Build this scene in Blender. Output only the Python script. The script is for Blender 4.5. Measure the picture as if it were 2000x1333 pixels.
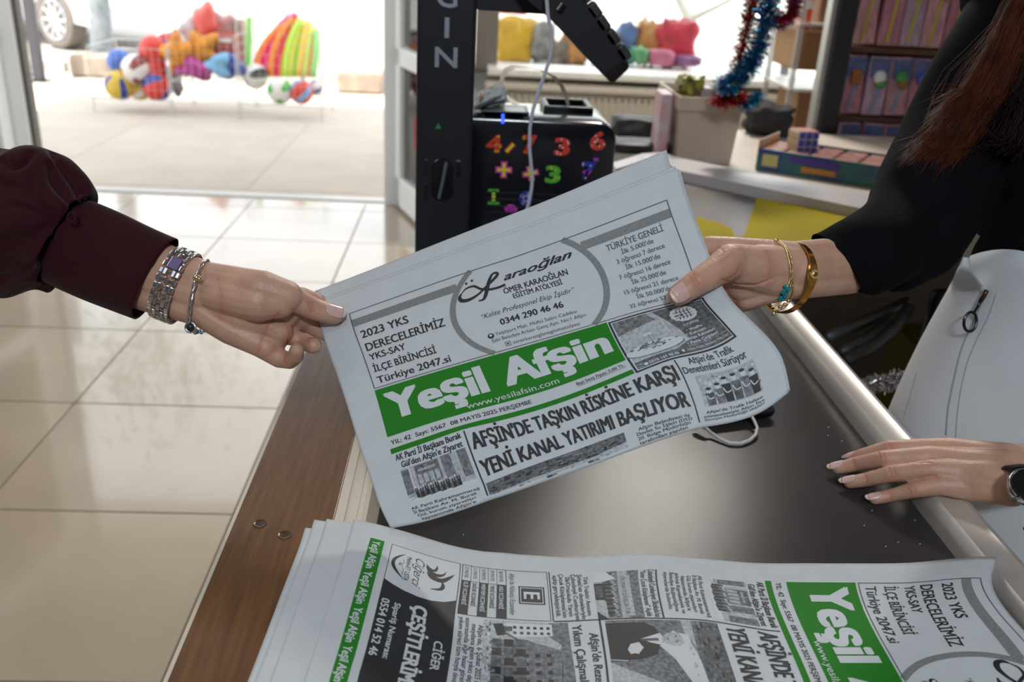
import bpy, bmesh, math, random
import numpy as np
from mathutils import Vector, Matrix
random.seed(7); rng = np.random.RandomState(5)
for o in list(bpy.data.objects): bpy.data.objects.remove(o)
SC = bpy.context.scene; COL = SC.collection
# ---------------------------------------------------------------- camera
H = 1.34            # eye height above the shop floor
FP = 1800.0         # focal length in px of the 2000 px frame
_n = np.array([-230., 4214., FP]); _n /= np.linalg.norm(_n)
_y = np.array([-70., -763., FP]); _y -= _n*(_y@_n); _y /= np.linalg.norm(_y)
R = np.array([np.cross(_y, -_n), _y, -_n])
cam_d = bpy.data.cameras.new('camera'); cam = bpy.data.objects.new('camera', cam_d); COL.objects.link(cam)
cx_, up_, bk_ = R@[1, 0, 0], R@[0, -1, 0], R@[0, 0, -1]
cam.matrix_world = Matrix(((cx_[0], up_[0], bk_[0], 0), (cx_[1], up_[1], bk_[1], 0), (cx_[2], up_[2], bk_[2], H), (0, 0, 0, 1)))
cam_d.sensor_width = 22.3; cam_d.lens = FP/2000*22.3
cam_d.clip_start = 0.02; cam_d.clip_end = 200
cam_d.dof.use_dof = True; cam_d.dof.focus_distance = 0.86; cam_d.dof.aperture_fstop = 4.0
SC.camera = cam
SC.view_settings.view_transform = 'Standard'; SC.view_settings.look = 'None'
SC.view_settings.exposure = 0.0; SC.view_settings.gamma = 1.0; SC.view_settings.use_curve_mapping = False
# ---------------------------------------------------------------- sky, sun, ceiling lights
W = bpy.data.worlds.new('sky'); SC.world = W; W.use_nodes = True
bg = W.node_tree.nodes['Background']; bg.inputs[0].default_value = (0.90, 0.95, 1.0, 1); bg.inputs[1].default_value = 2.8
sd = bpy.data.lights.new('sun', 'SUN'); sd.energy = 9.0; sd.angle = 0.01; sd.color = (1, .95, .86)
so = bpy.data.objects.new('sun', sd); COL.objects.link(so)
so.rotation_euler = Vector((0.25, 0.42, -0.87)).to_track_quat('-Z', 'Y').to_euler()
def area(name, loc, tgt, sx, sy, e, c):
    d = bpy.data.lights.new(name, 'AREA'); d.shape = 'RECTANGLE'; d.size = sx; d.size_y = sy; d.energy = e; d.color = c
    o = bpy.data.objects.new(name, d); COL.objects.link(o); o.location = loc
    o.rotation_euler = (Vector(tgt)-Vector(loc)).to_track_quat('-Z', 'Y').to_euler(); return o
area('ceiling_lamp_light', (0.86, 3.64, 2.92), (0.80, 3.2, 0), .34, .34, 60, (1, .95, .86))
area('ceiling_spot_light', (0.1, -1.7, 2.92), (0.2, .8, .9), .28, .28, 58, (.84, .93, 1))
area('unseen_panel_light', (-0.2, -0.6, 2.93), (-0.2, -0.6, 0), 1.2, .6, 9, (.84, .93, 1))
area('unseen_panel_light', (-1.8, 3.3, 2.93), (-1.9, 4.2, .5), 1.2, .6, 34, (1, .98, .95))  # added panel with no seen source, brightens door frame and floor
area('unseen_panel_light', (-2.0, 1.2, 2.93), (-2.0, 1.2, 0), 1.2, .6, 10, (1, .95, .9))
# ---------------------------------------------------------------- measuring helpers: a sight line met with a depth or a plane
def ray(u, v): return R@np.array([u-1000., v-666.5, FP])
O0 = np.array([0, 0, H])
def pd(u, v, d): return ray(u, v)*(d/FP)+O0
def pz(u, v, z): r = ray(u, v); return r*((z-H)/r[2])+O0
def py(u, v, Y): r = ray(u, v); return r*(Y/r[1])+O0
# ---------------------------------------------------------------- materials
MATS = {}
def mat(name, col, rough=.6, metal=0., spec=.5, noise=0., nscale=30., bump=0., bscale=200., trans=0., alpha=1., emit=None, coat=0., sheen=0., sss=0., col2=None, stretch=None):
    if name in MATS: return MATS[name]
    m = bpy.data.materials.new(name); m.use_nodes = True; nt = m.node_tree; b = nt.nodes['Principled BSDF']
    c = tuple(col)+(1,)
    b.inputs['Base Color'].default_value = c; b.inputs['Roughness'].default_value = rough
    b.inputs['Metallic'].default_value = metal; b.inputs['Specular IOR Level'].default_value = spec
    b.inputs['Transmission Weight'].default_value = trans; b.inputs['Alpha'].default_value = alpha
    b.inputs['Coat Weight'].default_value = coat; b.inputs['Sheen Weight'].default_value = sheen
    if sss: b.inputs['Subsurface Weight'].default_value = sss; b.inputs['Subsurface Radius'].default_value = (.008, .003, .0015); b.inputs['Subsurface Scale'].default_value = 1.
    if emit: b.inputs['Emission Color'].default_value = c; b.inputs['Emission Strength'].default_value = emit
    tc = nt.nodes.new('ShaderNodeTexCoord'); src = tc.outputs['Object']
    if stretch:
        mp = nt.nodes.new('ShaderNodeMapping'); mp.inputs['Scale'].default_value = stretch; nt.links.new(src, mp.inputs[0]); src = mp.outputs[0]
    if noise or col2:
        n = nt.nodes.new('ShaderNodeTexNoise'); n.inputs['Scale'].default_value = nscale; n.inputs['Detail'].default_value = 5
        nt.links.new(src, n.inputs['Vector'])
        mx = nt.nodes.new('ShaderNodeMix'); mx.data_type = 'RGBA'
        c2 = tuple(col2)+(1,) if col2 else tuple(min(1, x*(1-noise)) for x in col)+(1,)
        mx.inputs[6].default_value = c; mx.inputs[7].default_value = c2
        rp = nt.nodes.new('ShaderNodeMapRange'); rp.inputs[1].default_value = .35; rp.inputs[2].default_value = .65
        nt.links.new(n.outputs[0], rp.inputs[0]); nt.links.new(rp.outputs[0], mx.inputs[0]); nt.links.new(mx.outputs[2], b.inputs['Base Color'])
    if bump:
        n2 = nt.nodes.new('ShaderNodeTexNoise'); n2.inputs['Scale'].default_value = bscale; nt.links.new(src, n2.inputs['Vector'])
        bp = nt.nodes.new('ShaderNodeBump'); bp.inputs['Strength'].default_value = bump; bp.inputs['Distance'].default_value = .002
        nt.links.new(n2.outputs[0], bp.inputs['Height']); nt.links.new(bp.outputs[0], b.inputs['Normal'])
    MATS[name] = m; return m
PAPER = mat('newsprint', (.58, .61, .645), .75, noise=.05, nscale=60, bump=.05, bscale=400)
INK = mat('black_ink', (.018, .018, .022), .6); INKG = mat('grey_ink', (.13, .135, .15), .7, noise=.25, nscale=700); RNG_ = mat('grey_screen', (.24, .255, .265), .7, noise=.25, nscale=600)
GREEN = mat('green_ink', (.022, .20, .018), .6, spec=.15); WHITEP = mat('white_print', (.60, .63, .67), .7)
G1 = mat('halftone_light', (.5, .53, .56), .7, noise=.35, nscale=350); G2 = mat('halftone_mid', (.24, .25, .27), .7, noise=.6, nscale=300)
G3 = mat('halftone_dark', (.06, .062, .07), .7, col2=(.16, .17, .18), nscale=260)
SKIN = mat('skin', (.60, .345, .245), .46, noise=.16, nscale=40, bump=.25, bscale=420, sss=.12)
_nt = SKIN.node_tree; _b = _nt.nodes['Principled BSDF']; _l = _b.inputs['Base Color'].links[0].from_socket; _at = _nt.nodes.new('ShaderNodeAttribute'); _at.attribute_name = 'flush_shade'
_mx = _nt.nodes.new('ShaderNodeMix'); _mx.data_type = 'RGBA'; _mx.inputs[7].default_value = (.47, .185, .125, 1); _nt.links.new(_at.outputs['Fac'], _mx.inputs[0]); _nt.links.new(_l, _mx.inputs[6]); _nt.links.new(_mx.outputs[2], _b.inputs['Base Color'])  # skin redness plus painted shade in the creases, mixed into the base colour
NAIL = mat('nail', (.66, .42, .38), .22, coat=.6); NAILT = mat('nail_tip', (.72, .55, .46), .3)
BLACKP = mat('black_plastic', (.012, .013, .017), .38, bump=.04, bscale=900); BLACKG = mat('black_gloss', (.008, .008, .011), .15)
STEEL = mat('polished_steel', (.72, .73, .77), .16, 1.); GOLD = mat('gold_metal', (.72, .38, .09), .14, 1.)
GOLDL = mat('pale_gold_metal', (.80, .62, .32), .22, 1.)
WHITEPL = mat('white_plastic', (.75, .75, .74), .4)
# ---------------------------------------------------------------- object helpers
def tag(o, label=None, cat=None, group=None, kind=None):
    if label: o['label'] = label
    if cat: o['category'] = cat
    if group: o['group'] = group
    if kind: o['kind'] = kind
    return o
def empty(name, loc, label, cat, group=None):
    o = bpy.data.objects.new(name, None); COL.objects.link(o); o.location = tuple(loc); o.empty_display_size = .02
    bpy.context.view_layer.update(); return tag(o, label, cat, group)
class MB:
    def __init__(s): s.v = []; s.f = []; s.m = []; s.mats = []
    def mi(s, m):
        if m not in s.mats: s.mats.append(m)
        return s.mats.index(m)
    def add(s, vs, fs, m):
        k = len(s.v); s.v += [tuple(float(a) for a in x) for x in vs]; s.f += [tuple(i+k for i in f) for f in fs]; s.m += [s.mi(m)]*len(fs); return s
    def box(s, c, d, m, rot=None, bev=0.):
        # bevelled box: 24 vertices
        d = np.array(d, float)/2; b = min(bev, *(d*.9)) if bev else 0
        bm = bmesh.new(); bmesh.ops.create_cube(bm, size=2)
        for v in bm.verts: v.co = Vector((v.co.x*d[0], v.co.y*d[1], v.co.z*d[2]))
        if b > 0: bmesh.ops.bevel(bm, geom=list(bm.edges), offset=b, segments=2, affect='EDGES', profile=.5)
        s.bm(bm, m, c, rot); return s
    def bm(s, bm, m, c=(0, 0, 0), rot=None):
        bm.verts.ensure_lookup_table(); M = rot if rot is not None else Matrix.Identity(3)
        vs = [M@v.co+Vector(tuple(c)) for v in bm.verts]
        for i, v in enumerate(bm.verts): v.index = i
        s.add(vs, [[v.index for v in f.verts] for f in bm.faces], m); bm.free()
    def hexa(s, p, m):   # 8 points: bottom 4, top 4
        return s.add(p, [(3, 2, 1, 0), (4, 5, 6, 7), (0, 1, 5, 4), (1, 2, 6, 5), (2, 3, 7, 6), (3, 0, 4, 7)], m)
    def prism(s, poly, z0, z1, m):
        n = len(poly); vs = [(x, y, z0) for x, y in poly]+[(x, y, z1) for x, y in poly]
        return s.add(vs, [tuple(range(n))[::-1], tuple(range(n, 2*n))]+[(i, (i+1) % n, n+(i+1) % n, n+i) for i in range(n)], m)
    def extr(s, pts, off, m):  # planar polygon of 3D points extruded by vector off
        n = len(pts); P = [np.array(p, float) for p in pts]; off = np.array(off, float)
        return s.add(P+[p+off for p in P], [tuple(range(n))[::-1], tuple(range(n, 2*n))]+[(i, (i+1) % n, n+(i+1) % n, n+i) for i in range(n)], m)
    def tube(s, pts, r, m, n=8, closed=False):
        P = [np.array(p, float) for p in pts]; L = len(P); rs = r if hasattr(r, '__len__') else [r]*L; vs = []
        prev = None
        for i in range(L):
            a = P[(i-1) % L] if (closed or i > 0) else P[i]; b = P[(i+1) % L] if (closed or i < L-1) else P[i]
            t = b-a; t /= (np.linalg.norm(t)+1e-12)
            if prev is None:
                q = np.cross(t, [0, 0, 1.]);
                if np.linalg.norm(q) < .1: q = np.cross(t, [1., 0, 0])
            else: q = prev-t*(prev@t)
            q /= np.linalg.norm(q); prev = q; w = np.cross(t, q)
            for k in range(n):
                an = 2*math.pi*k/n; vs.append(P[i]+(q*math.cos(an)+w*math.sin(an))*rs[i])
        fs = []
        for i in range(L if closed else L-1):
            for k in range(n):
                fs.append((i*n+k, i*n+(k+1) % n, ((i+1) % L)*n+(k+1) % n, ((i+1) % L)*n+k))
        if not closed: fs += [tuple(range(n))[::-1], tuple(range((L-1)*n, L*n))]
        return s.add(vs, fs, m)
    def ell(s, c, r, m, rot=None, nu=16, nv=10):
        bm = bmesh.new(); bmesh.ops.create_uvsphere(bm, u_segments=nu, v_segments=nv, radius=1)
        for v in bm.verts: v.co = Vector((v.co.x*r[0], v.co.y*r[1], v.co.z*r[2]))
        s.bm(bm, m, c, rot); return s
    def loft(s, rings, m, cap=True):
        n = len(rings[0]); vs = [p for r in rings for p in r]; fs = []
        for i in range(len(rings)-1):
            for k in range(n): fs.append((i*n+k, i*n+(k+1) % n, (i+1)*n+(k+1) % n, (i+1)*n+k))
        if cap: fs += [tuple(range(n))[::-1], tuple(range((len(rings)-1)*n, len(rings)*n))]
        return s.add(vs, fs, m)
    def mesh(s, name, smooth=False):
        me = bpy.data.meshes.new(name); me.from_pydata(s.v, [], s.f)
        for m in s.mats: me.materials.append(m)
        me.polygons.foreach_set('material_index', s.m)
        if smooth: me.polygons.foreach_set('use_smooth', [True]*len(me.polygons))
        me.update(); bm = bmesh.new(); bm.from_mesh(me); bmesh.ops.recalc_face_normals(bm, faces=bm.faces); bm.to_mesh(me); bm.free(); return me
    def build(s, name, parent=None, smooth=False, angle=None):
        me = s.mesh(name, smooth); o = bpy.data.objects.new(name, me); COL.objects.link(o)
        if angle: me.polygons.foreach_set('use_smooth', [True]*len(me.polygons)); me.set_sharp_from_angle(angle=math.radians(angle))
        if parent: o.parent = parent; o.matrix_parent_inverse = parent.matrix_world.inverted()
        return o
def recenter(o):   # put a lone mesh's origin at its base
    me = o.data; co = np.empty(len(me.vertices)*3); me.vertices.foreach_get('co', co); co = co.reshape(-1, 3)
    c = (co.max(0)+co.min(0))/2; c[2] = co[:, 2].min(); me.transform(Matrix.Translation(-Vector(c))); o.location = tuple(c); return o
def bake(o):
    bpy.context.view_layer.update(); dg = bpy.context.evaluated_depsgraph_get(); e = o.evaluated_get(dg)
    me = bpy.data.meshes.new_from_object(e); old = o.data; o.modifiers.clear(); o.data = me; return o
# thin-plate spline through measured landmarks
def tps(LM, lam=300.):
    S = np.array([l[:2] for l in LM], float); D = np.array([l[2:] for l in LM], float); n = len(S)
    r2 = ((S[:, None]-S[None])**2).sum(2); K = r2*np.log(r2+1e-9)*.5+lam*np.eye(n); Q = np.c_[np.ones(n), S]
    w = np.linalg.solve(np.block([[K, Q], [Q.T, np.zeros((3, 3))]]), np.vstack([D, np.zeros((3, D.shape[1]))]))
    def g(q):
        q = np.atleast_2d(np.array(q, float)); r2 = ((q[:, None]-S[None])**2).sum(2)
        return (r2*np.log(r2+1e-9)*.5)@w[:n]+np.c_[np.ones(len(q)), q]@w[n:]
    return g
# ================================================================ THE SHOP ROOM
def arch_glass(name, tint=(.94, .97, .97), gl=.08, fac=None):
    m = bpy.data.materials.new(name); m.use_nodes = True; nt = m.node_tree; nt.nodes.remove(nt.nodes['Principled BSDF'])
    t = nt.nodes.new('ShaderNodeBsdfTransparent'); t.inputs[0].default_value = tint+(1,)
    g = nt.nodes.new('ShaderNodeBsdfGlossy'); g.inputs['Roughness'].default_value = gl
    x = nt.nodes.new('ShaderNodeMixShader'); f = nt.nodes.new('ShaderNodeFresnel'); f.inputs[0].default_value = 1.45
    if fac is None: nt.links.new(f.outputs[0], x.inputs[0])
    else: x.inputs[0].default_value = fac
    nt.links.new(t.outputs[0], x.inputs[1]); nt.links.new(g.outputs[0], x.inputs[2]); nt.links.new(x.outputs[0], nt.nodes['Material Output'].inputs[0]); return m
GLASS = arch_glass('window_glass', gl=.02)
def clear_plastic(name, col, a):
    m = mat(name, col, .25, alpha=a); return m
TILE = mat('glazed_tile', (.47, .385, .295), .13, spec=.55, noise=.13, nscale=2.2, bump=.02, bscale=3)
TILE.node_tree.nodes['Principled BSDF'].inputs['Coat Weight'].default_value = .3
GROUT = mat('grout', (.36, .30, .235), .8)
PVC = mat('white_pvc', (.86, .90, .91), .3); WALLM = mat('wall_paint', (.66, .66, .64), .8, noise=.05, nscale=4)
CEILM = mat('ceiling_paint', (.46, .46, .46), .85); PAVE = mat('pavement_concrete', (.52, .46, .39), .85, noise=.1, nscale=3, bump=.2, bscale=80)
CURB = mat('kerb_stone', (.5, .48, .45), .85, noise=.2, nscale=8)
X0, X1, Y0, Y1, ZC = -3.9, 4.2, -2.6, 5.0, 2.98
fl = tag(MB().box(((X0+X1)/2, (Y0+Y1)/2, -.035), (X1-X0, Y1-Y0, .05), GROUT).build('floor'), 'glossy beige ceramic tile floor of the shop', kind='structure')
tx, ty = .613, .575; tme = None
for i in range(14):
    for j in range(14):
        xa, ya = -1.175-5*tx+i*tx, 1.974-8*ty+j*ty
        xb, yb = min(xa+tx, X1), min(ya+ty, Y1+.02); xa, ya = max(xa, X0), max(ya, Y0)
        if xb-xa < .05 or yb-ya < .02: continue
        g = .0025
        full = abs(xb-xa-tx) < 1e-6 and abs(yb-ya-ty) < 1e-6
        if full and tme: o = bpy.data.objects.new('tile', tme); COL.objects.link(o)
        else:
            o = MB().box((0, 0, -.005), (xb-xa-2*g, yb-ya-2*g, .010), TILE, bev=.0012).build('tile')
            if full: tme = o.data
        o.location = ((xa+xb)/2, (ya+yb)/2, 0); o.parent = fl
th = tag(MB().box((-1.35, 5.07, .001), (2.0, .07, .014), mat('aluminium', (.45, .44, .42), .4, .6), bev=.004).build('trim_1'), 'aluminium door sill strip', kind='structure')
tag(MB().box(((X0+X1)/2, (Y0+Y1)/2, ZC+.05), (X1-X0+.4, Y1-Y0+.4, .1), CEILM).build('ceiling'), 'white ceiling', kind='structure')
tag(MB().box((X0-.1, (Y0+Y1)/2, ZC/2), (.2, Y1-Y0, ZC), WALLM).build('wall_left'), 'pale left wall', kind='structure')
tag(MB().box((X1+.1, (Y0+Y1)/2, ZC/2), (.2, Y1-Y0, ZC), WALLM).build('wall_right'), 'pale right wall', kind='structure')
tag(MB().box(((X0+X1)/2, Y0-.1, ZC/2), (X1-X0+.4, .2, ZC), mat('shelf_wall', (.33, .33, .35), .8, noise=.5, nscale=5)).build('wall_back'), 'wall behind the photographer', kind='structure')
fw = MB()
def wseg(xa, xb, za, zb): fw.box(((xa+xb)/2, 5.1, (za+zb)/2), (xb-xa, .2, zb-za), WALLM)
wseg(X0-.2, -2.5, 0, ZC); wseg(-2.5, -.38, 2.35, ZC); wseg(-.38, .01, 0, ZC); wseg(.01, 2.9, 0, .755); wseg(.01, 2.9, 2.35, ZC); wseg(2.9, X1+.2, 0, ZC)
tag(fw.build('wall_front'), 'shop front wall with doorway and window', kind='structure')
# upper storeys and canopy that throw the shade outside
up = MB(); up.box((1.2, 5.1, 4.4), (10.8, .5, 2.8), WALLM); up.box((1.2, 5.8, 3.1), (10.8, 1.6, .15), WALLM)
tag(up.build('trim_2'), 'upper facade and canopy above the shop', kind='structure')
# door 1: frame + two leaves
d1 = empty('door_1', (-1.35, 5.05, 0), None, None); d1['kind'] = 'structure'
m = MB(); m.box((-2.385, 5.03, 1.17), (.13, .1, 2.34), PVC, bev=.006); m.box((-2.47, 5.03, 1.17), (.05, .14, 2.34), PVC, bev=.004)
m.box((-.42, 5.03, 1.17), (.08, .1, 2.34), PVC, bev=.006); m.box((-1.4, 5.03, 2.32), (2.1, .1, .08), PVC, bev=.006); m.build('door_frame', d1)
m = MB(); m.box((-2.308, 5.03, 1.17), (.022, .06, 2.34), mat('edge_shade', (.12, .11, .1), .6)); m.build('shade_strip', d1)  # dark strip painted in for the shadow edge of the jamb
def leaf(hx, hy, ang, w, hgt, name):
    rot = Matrix.Rotation(ang, 3, 'Z'); L = MB()
    def b(x, z, sx, sz, mt=PVC, sy=.055):
        c = rot@Vector((x, 0, z)); L.box((hx+c.x, hy+c.y, c.z), (sx, sy, sz), mt, rot=rot, bev=.006)
    b(.045, hgt/2+.02, .09, hgt); b(w-.045, hgt/2+.02, .09, hgt); b(w/2, .10, w, .16); b(w/2, hgt-.05, w, .1); b(w/2, .80, w, .09)
    f = L.build(name, d1)
    L = MB(); b(w/2, .46, w-.16, .62, GLASS, .008); b(w/2, 1.5, w-.16, 1.3, GLASS, .008); L.build('glass_pane', f)
    return f, rot
lf, lr = leaf(-.375, 4.97, math.radians(-70), .86, 2.25, 'door_leaf')
m = MB(); c = lr@Vector((.38, 0, 0)); cc = np.array([-.375+c.x-.012, 4.97+c.y, .47])
ux = lr@Vector((1, 0, 0))
m.tube([cc+np.array(ux)*math.cos(a)*.045+np.array([0, 0, math.sin(a)*.095]) for a in np.linspace(0, 2*math.pi, 25)[:-1]], .009, mat('sticker_red', (.7, .08, .07), .5), 6, True)
m.build('sticker', lf)
leaf(-2.42, 4.97, math.radians(-100), .86, 2.25, 'door_leaf')
# window 1
w1 = empty('window_1', (1.4, 5.0, .755), None, None); w1['kind'] = 'structure'
GREYF = mat('grey_window_frame', (.17, .15, .13), .5)
m = MB(); m.box((.07, 4.98, 1.55), (.115, .10, 1.6), GREYF, bev=.006); m.box((2.85, 4.98, 1.55), (.1, .1, 1.6), GREYF, bev=.006); m.box((1.45, 4.98, 2.33), (2.9, .1, .06), GREYF)
m.box((2.05, 4.98, 1.55), (.06, .07, 1.6), PVC, bev=.005); m.build('window_frame', w1)
m = MB(); m.box((1.49, 5.06, 1.55), (2.72, .008, 1.55), GLASS); m.build('glass_pane', w1)
m = MB(); m.box((1.5, 4.90, .765), (2.85, .30, .035), mat('sill_stone', (.78, .76, .72), .25, noise=.06, nscale=20), bev=.006); m.build('window_sill', w1)
m = MB(); m.box((-.02, 5.0, 1.2), (.04, .12, 2.4), PVC); m.build('window_mullion', w1)
# radiator under the window
ra = empty('radiator', (.95, 4.72, .12), 'cream panel radiator with vertical grooves under the shop window', 'radiator')
RAD = mat('radiator_enamel', (.50, .45, .37), .45)
m = MB(); m.box((.95, 4.72, .41), (1.75, .06, .56), RAD, bev=.01); m.build('panel', ra)
rib = MB().box((0, 0, 0), (.016, .016, .53), RAD, bev=.006).mesh('flute')
for i in range(52):
    o = bpy.data.objects.new('flute', rib); COL.objects.link(o); o.location = (.10+i*.0335, 4.686, .41); o.parent = ra; o.matrix_parent_inverse = ra.matrix_world.inverted()
m = MB(); m.box((.95, 4.73, .705), (1.77, .12, .025), RAD, bev=.004)
m.build('top_grille', ra)
m = MB()
for i in range(70): m.box((.085+i*.0252, 4.73, .72), (.012, .10, .008), RAD)
tag(m.build('grille_slats', ra), kind='stuff')
for x in (.2, 1.7): m = MB(); m.box((x, 4.72, .07), (.05, .05, .14), RAD); m.build('foot', ra)
# ceiling lamps (above the frame, they light the counter; the door panel is an added fill)
for x, y, sx, sy, l in ((.1, -1.7, .32, .32, 'small square ceiling lamp behind the photographer'), (.86, 3.64, .40, .40, 'square white ceiling lamp over the counter end'), (-.2, -.6, 1.25, .65, 'long white ceiling panel lamp behind the photographer'), (-2., 1.2, 1.25, .65, 'long white ceiling panel lamp over the tiled aisle'), (-1.8, 3.3, 1.25, .65, 'added panel lamp above the frame, brightening the door frame and floor')):
    e = empty('ceiling_lamp', (x, y, 2.94), l, 'lamp'); m = MB(); m.box((x, y, 2.965), (sx+.05, sy+.05, .03), WHITEPL, bev=.005); m.build('housing', e)
# ================================================================ OUTSIDE
gr = tag(MB().box((0, 34, -.06), (90, 57.6, .1), mat('street_asphalt', (.46, .43, .39), .9, noise=.15, nscale=2)).build('street'), 'bright street surface', kind='structure')
sw = tag(MB().box((0, 7.35, -.02), (16, 4.3, .03), CURB).build('pavement'), 'pale concrete pavement before the shop', kind='structure')
pme = MB().box((0, 0, 0), (1.197, 1.057, .02), PAVE, bev=.003).mesh('paving_slab')
for i in range(12):
    for j in range(4):
        o = bpy.data.objects.new('paving_slab', pme); COL.objects.link(o); o.location = (-7+i*1.2+.35, 5.72+j*1.06, -.004); o.parent = sw
m = MB()
for i in range(14): m.box((-8+i*1.15, 9.65, .03), (1.13, .28, .14), CURB, bev=.02)
tag(m.build('trim_3'), 'stone kerb', kind='structure')
# sunlit facade across the street, washed out
m = MB(); m.box((2, 40, 3.5), (60, .5, 7), mat('far_plaster', (.85, .83, .80), .9)); tag(m.build('wall_street'), 'sunlit building across the street', kind='structure')
# parked car
CARW = mat('silver_car_paint', (.62, .64, .67), .25, .3, coat=.8); TYRE = mat('tyre_rubber', (.17, .145, .125), .8)
ca = empty('car', (-4.75, 11.42, 0), 'pale silver car parked in the street, only its rear wheel and flank seen', 'car')
prof = [(-2.1, .30), (-2.15, .62), (-2.0, .86), (-1.2, .95), (-.55, 1.38), (.85, 1.42), (1.55, 1.02), (2.05, .93), (2.15, .5), (2.1, .28)]
m = MB(); ar = []
cxw = -4.72+1.35 - 1.35
OX = -4.75-1.35
for k, (x, z) in enumerate(prof): ar.append((x, z))
def archp(c, r, n=9): return [(c+r*math.cos(a), .3+r*math.sin(a)) for a in np.linspace(0, math.pi, n)]
outl = prof+archp(1.35, .37)[0:9]+archp(-1.35, .37)
rings = []
for y, sc in ((0, .97), (.06, 1.0), (1.6, 1.0), (1.66, .97)):
    rings.append([np.array([OX+x*sc, 11.35+y, .30+(z-.30)*sc]) for x, z in outl])
m.loft(rings, CARW); cb = m.build('body', ca)
m = MB(); m.extr([(OX-.95, 11.345, .98), (OX-.5, 11.345, 1.3), (OX+.1, 11.345, 1.34), (OX+.1, 11.345, .98)], (0, -.004, 0), BLACKG); m.extr([(OX+.18, 11.345, .98), (OX+.18, 11.345, 1.34), (OX+.8, 11.345, 1.34), (OX+1.3, 11.345, .98)], (0, -.004, 0), BLACKG); m.build('side_window', ca)
for wx in (-1.35, 1.35):
    m = MB(); c = np.array([OX+wx, 11.42, .315])
    circ = lambda r, y: [c+np.array([r*math.cos(a), y, r*math.sin(a)]) for a in np.linspace(0, 2*math.pi, 33)[:-1]]
    m.loft([circ(.21, -.09), circ(.27, -.105), circ(.315, -.09), circ(.32, .09), circ(.2, .1)], TYRE); wh = m.build('wheel', ca)
    m = MB(); m.tube(circ(.215, -.10), .012, STEEL, 6, True); m.ell(c+np.array([0, -.09, 0]), (.05, .02, .05), STEEL)
    for k in range(10):
        a = k*math.pi/5; m.tube([c+np.array([.03*math.cos(a), -.09, .03*math.sin(a)]), c+np.array([.21*math.cos(a), -.095, .21*math.sin(a)])], [.022, .014], CARW, 6)
    m.build('rim', wh)
ca.rotation_euler = (0, 0, math.radians(-33))
# signpost, tree, stone blocks
m = MB(); m.box((-3.93, 8.8, 1.3), (.085, .085, 2.6), mat('dark_post_paint', (.06, .055, .065), .5), bev=.008); m.box((-3.93, 8.8, .01), (.16, .16, .02), BLACKP)
m.tube([(-4.6, 8.85, .06), (-3.93, 8.82, .06)], .012, BLACKP)
tag(recenter(m.build('steel_post')), 'dark square steel post on the pavement left of the ball basket', 'post')
tr = empty('street_tree', (-3.76, 9.95, 0), 'whitewashed tree trunk standing at the kerb behind the ball basket', 'tree')
m = MB(); pts = [(-3.80, 9.95, 0), (-3.76, 9.95, .35), (-3.75, 9.95, .7), (-3.70, 9.95, 1.4), (-3.74, 9.95, 2.3)]
m.tube(pts, [.12, .105, .1, .09, .08], mat('whitewash_bark', (.26, .29, .31), .9, noise=.25, nscale=12, bump=.5, bscale=30), 14); m.build('trunk', tr, True)
m = MB(); LEAF = mat('leaf_green', (.09, .2, .05), .6, noise=.4, nscale=5)
for i in range(900):
    c = np.array([-3.74, 9.95, 3.3])+rng.normal(0, 1, 3)*(.7, .7, .45); a = rng.normal(0, 1, 3); a /= np.linalg.norm(a); b = np.cross(a, rng.normal(0, 1, 3)); b /= np.linalg.norm(b)
    m.add([c, c+a*.06+b*.03, c+a*.12, c+a*.06-b*.03], [(0, 1, 2, 3)], LEAF)
tag(m.build('foliage', tr), kind='stuff')
STONE = mat('tan_stone', (.42, .34, .27), .9, noise=.3, nscale=6, bump=.4, bscale=20)
for (x, y, w, l) in ((-3.62, 9.3, .36, 'tan stone block nearest the tree trunk'), (-1.05, 9.05, .42, 'tan stone block right of the noodle basket')):
    bm_ = MB(); bm_.box((x, y, .11), (w, .3, .2), STONE, bev=.025); tag(recenter(bm_.build('stone_block')), l, 'stone')
# ================================================================ CHECKOUT COUNTER
WOOD = mat('brown_laminate', (.17, .070, .019), .34, noise=.0, col2=(.105, .040, .010), nscale=5, stretch=(38, 2.2, 8), bump=.05, bscale=30)
METAL = mat('brushed_rail', (.64, .59, .55), .36, .45, bump=.02, bscale=300)
CREAM = mat('cream_edge', (.62, .55, .46), .45); BELT = mat('belt_rubber', (.038, .033, .034), .22, spec=.20)
BELT.node_tree.nodes['Principled BSDF'].inputs['IOR'].default_value = 1.45
nt = BELT.node_tree; tc = nt.nodes.new('ShaderNodeTexCoord'); sp = nt.nodes.new('ShaderNodeSeparateXYZ'); nt.links.new(tc.outputs['Object'], sp.inputs[0])
def mth(op, a, b=None):
    n = nt.nodes.new('ShaderNodeMath'); n.operation = op
    for i, x in enumerate((a, b)):
        if x is None: continue
        if hasattr(x, 'type'): nt.links.new(x, n.inputs[i])
        else: n.inputs[i].default_value = x
    return n.outputs[0]
K_ = 2*math.pi/.0019
hgt = mth('MULTIPLY', mth('SINE', mth('MULTIPLY', mth('ADD', sp.outputs[0], mth('MULTIPLY', sp.outputs[1], .35)), K_)), mth('SINE', mth('MULTIPLY', mth('SUBTRACT', sp.outputs[1], mth('MULTIPLY', sp.outputs[0], .35)), K_)))
bp = nt.nodes.new('ShaderNodeBump'); bp.inputs['Strength'].default_value = .55; bp.inputs['Distance'].default_value = .00005; nt.links.new(hgt, bp.inputs['Height'])
nt.links.new(bp.outputs[0], nt.nodes['Principled BSDF'].inputs['Normal'])
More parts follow.
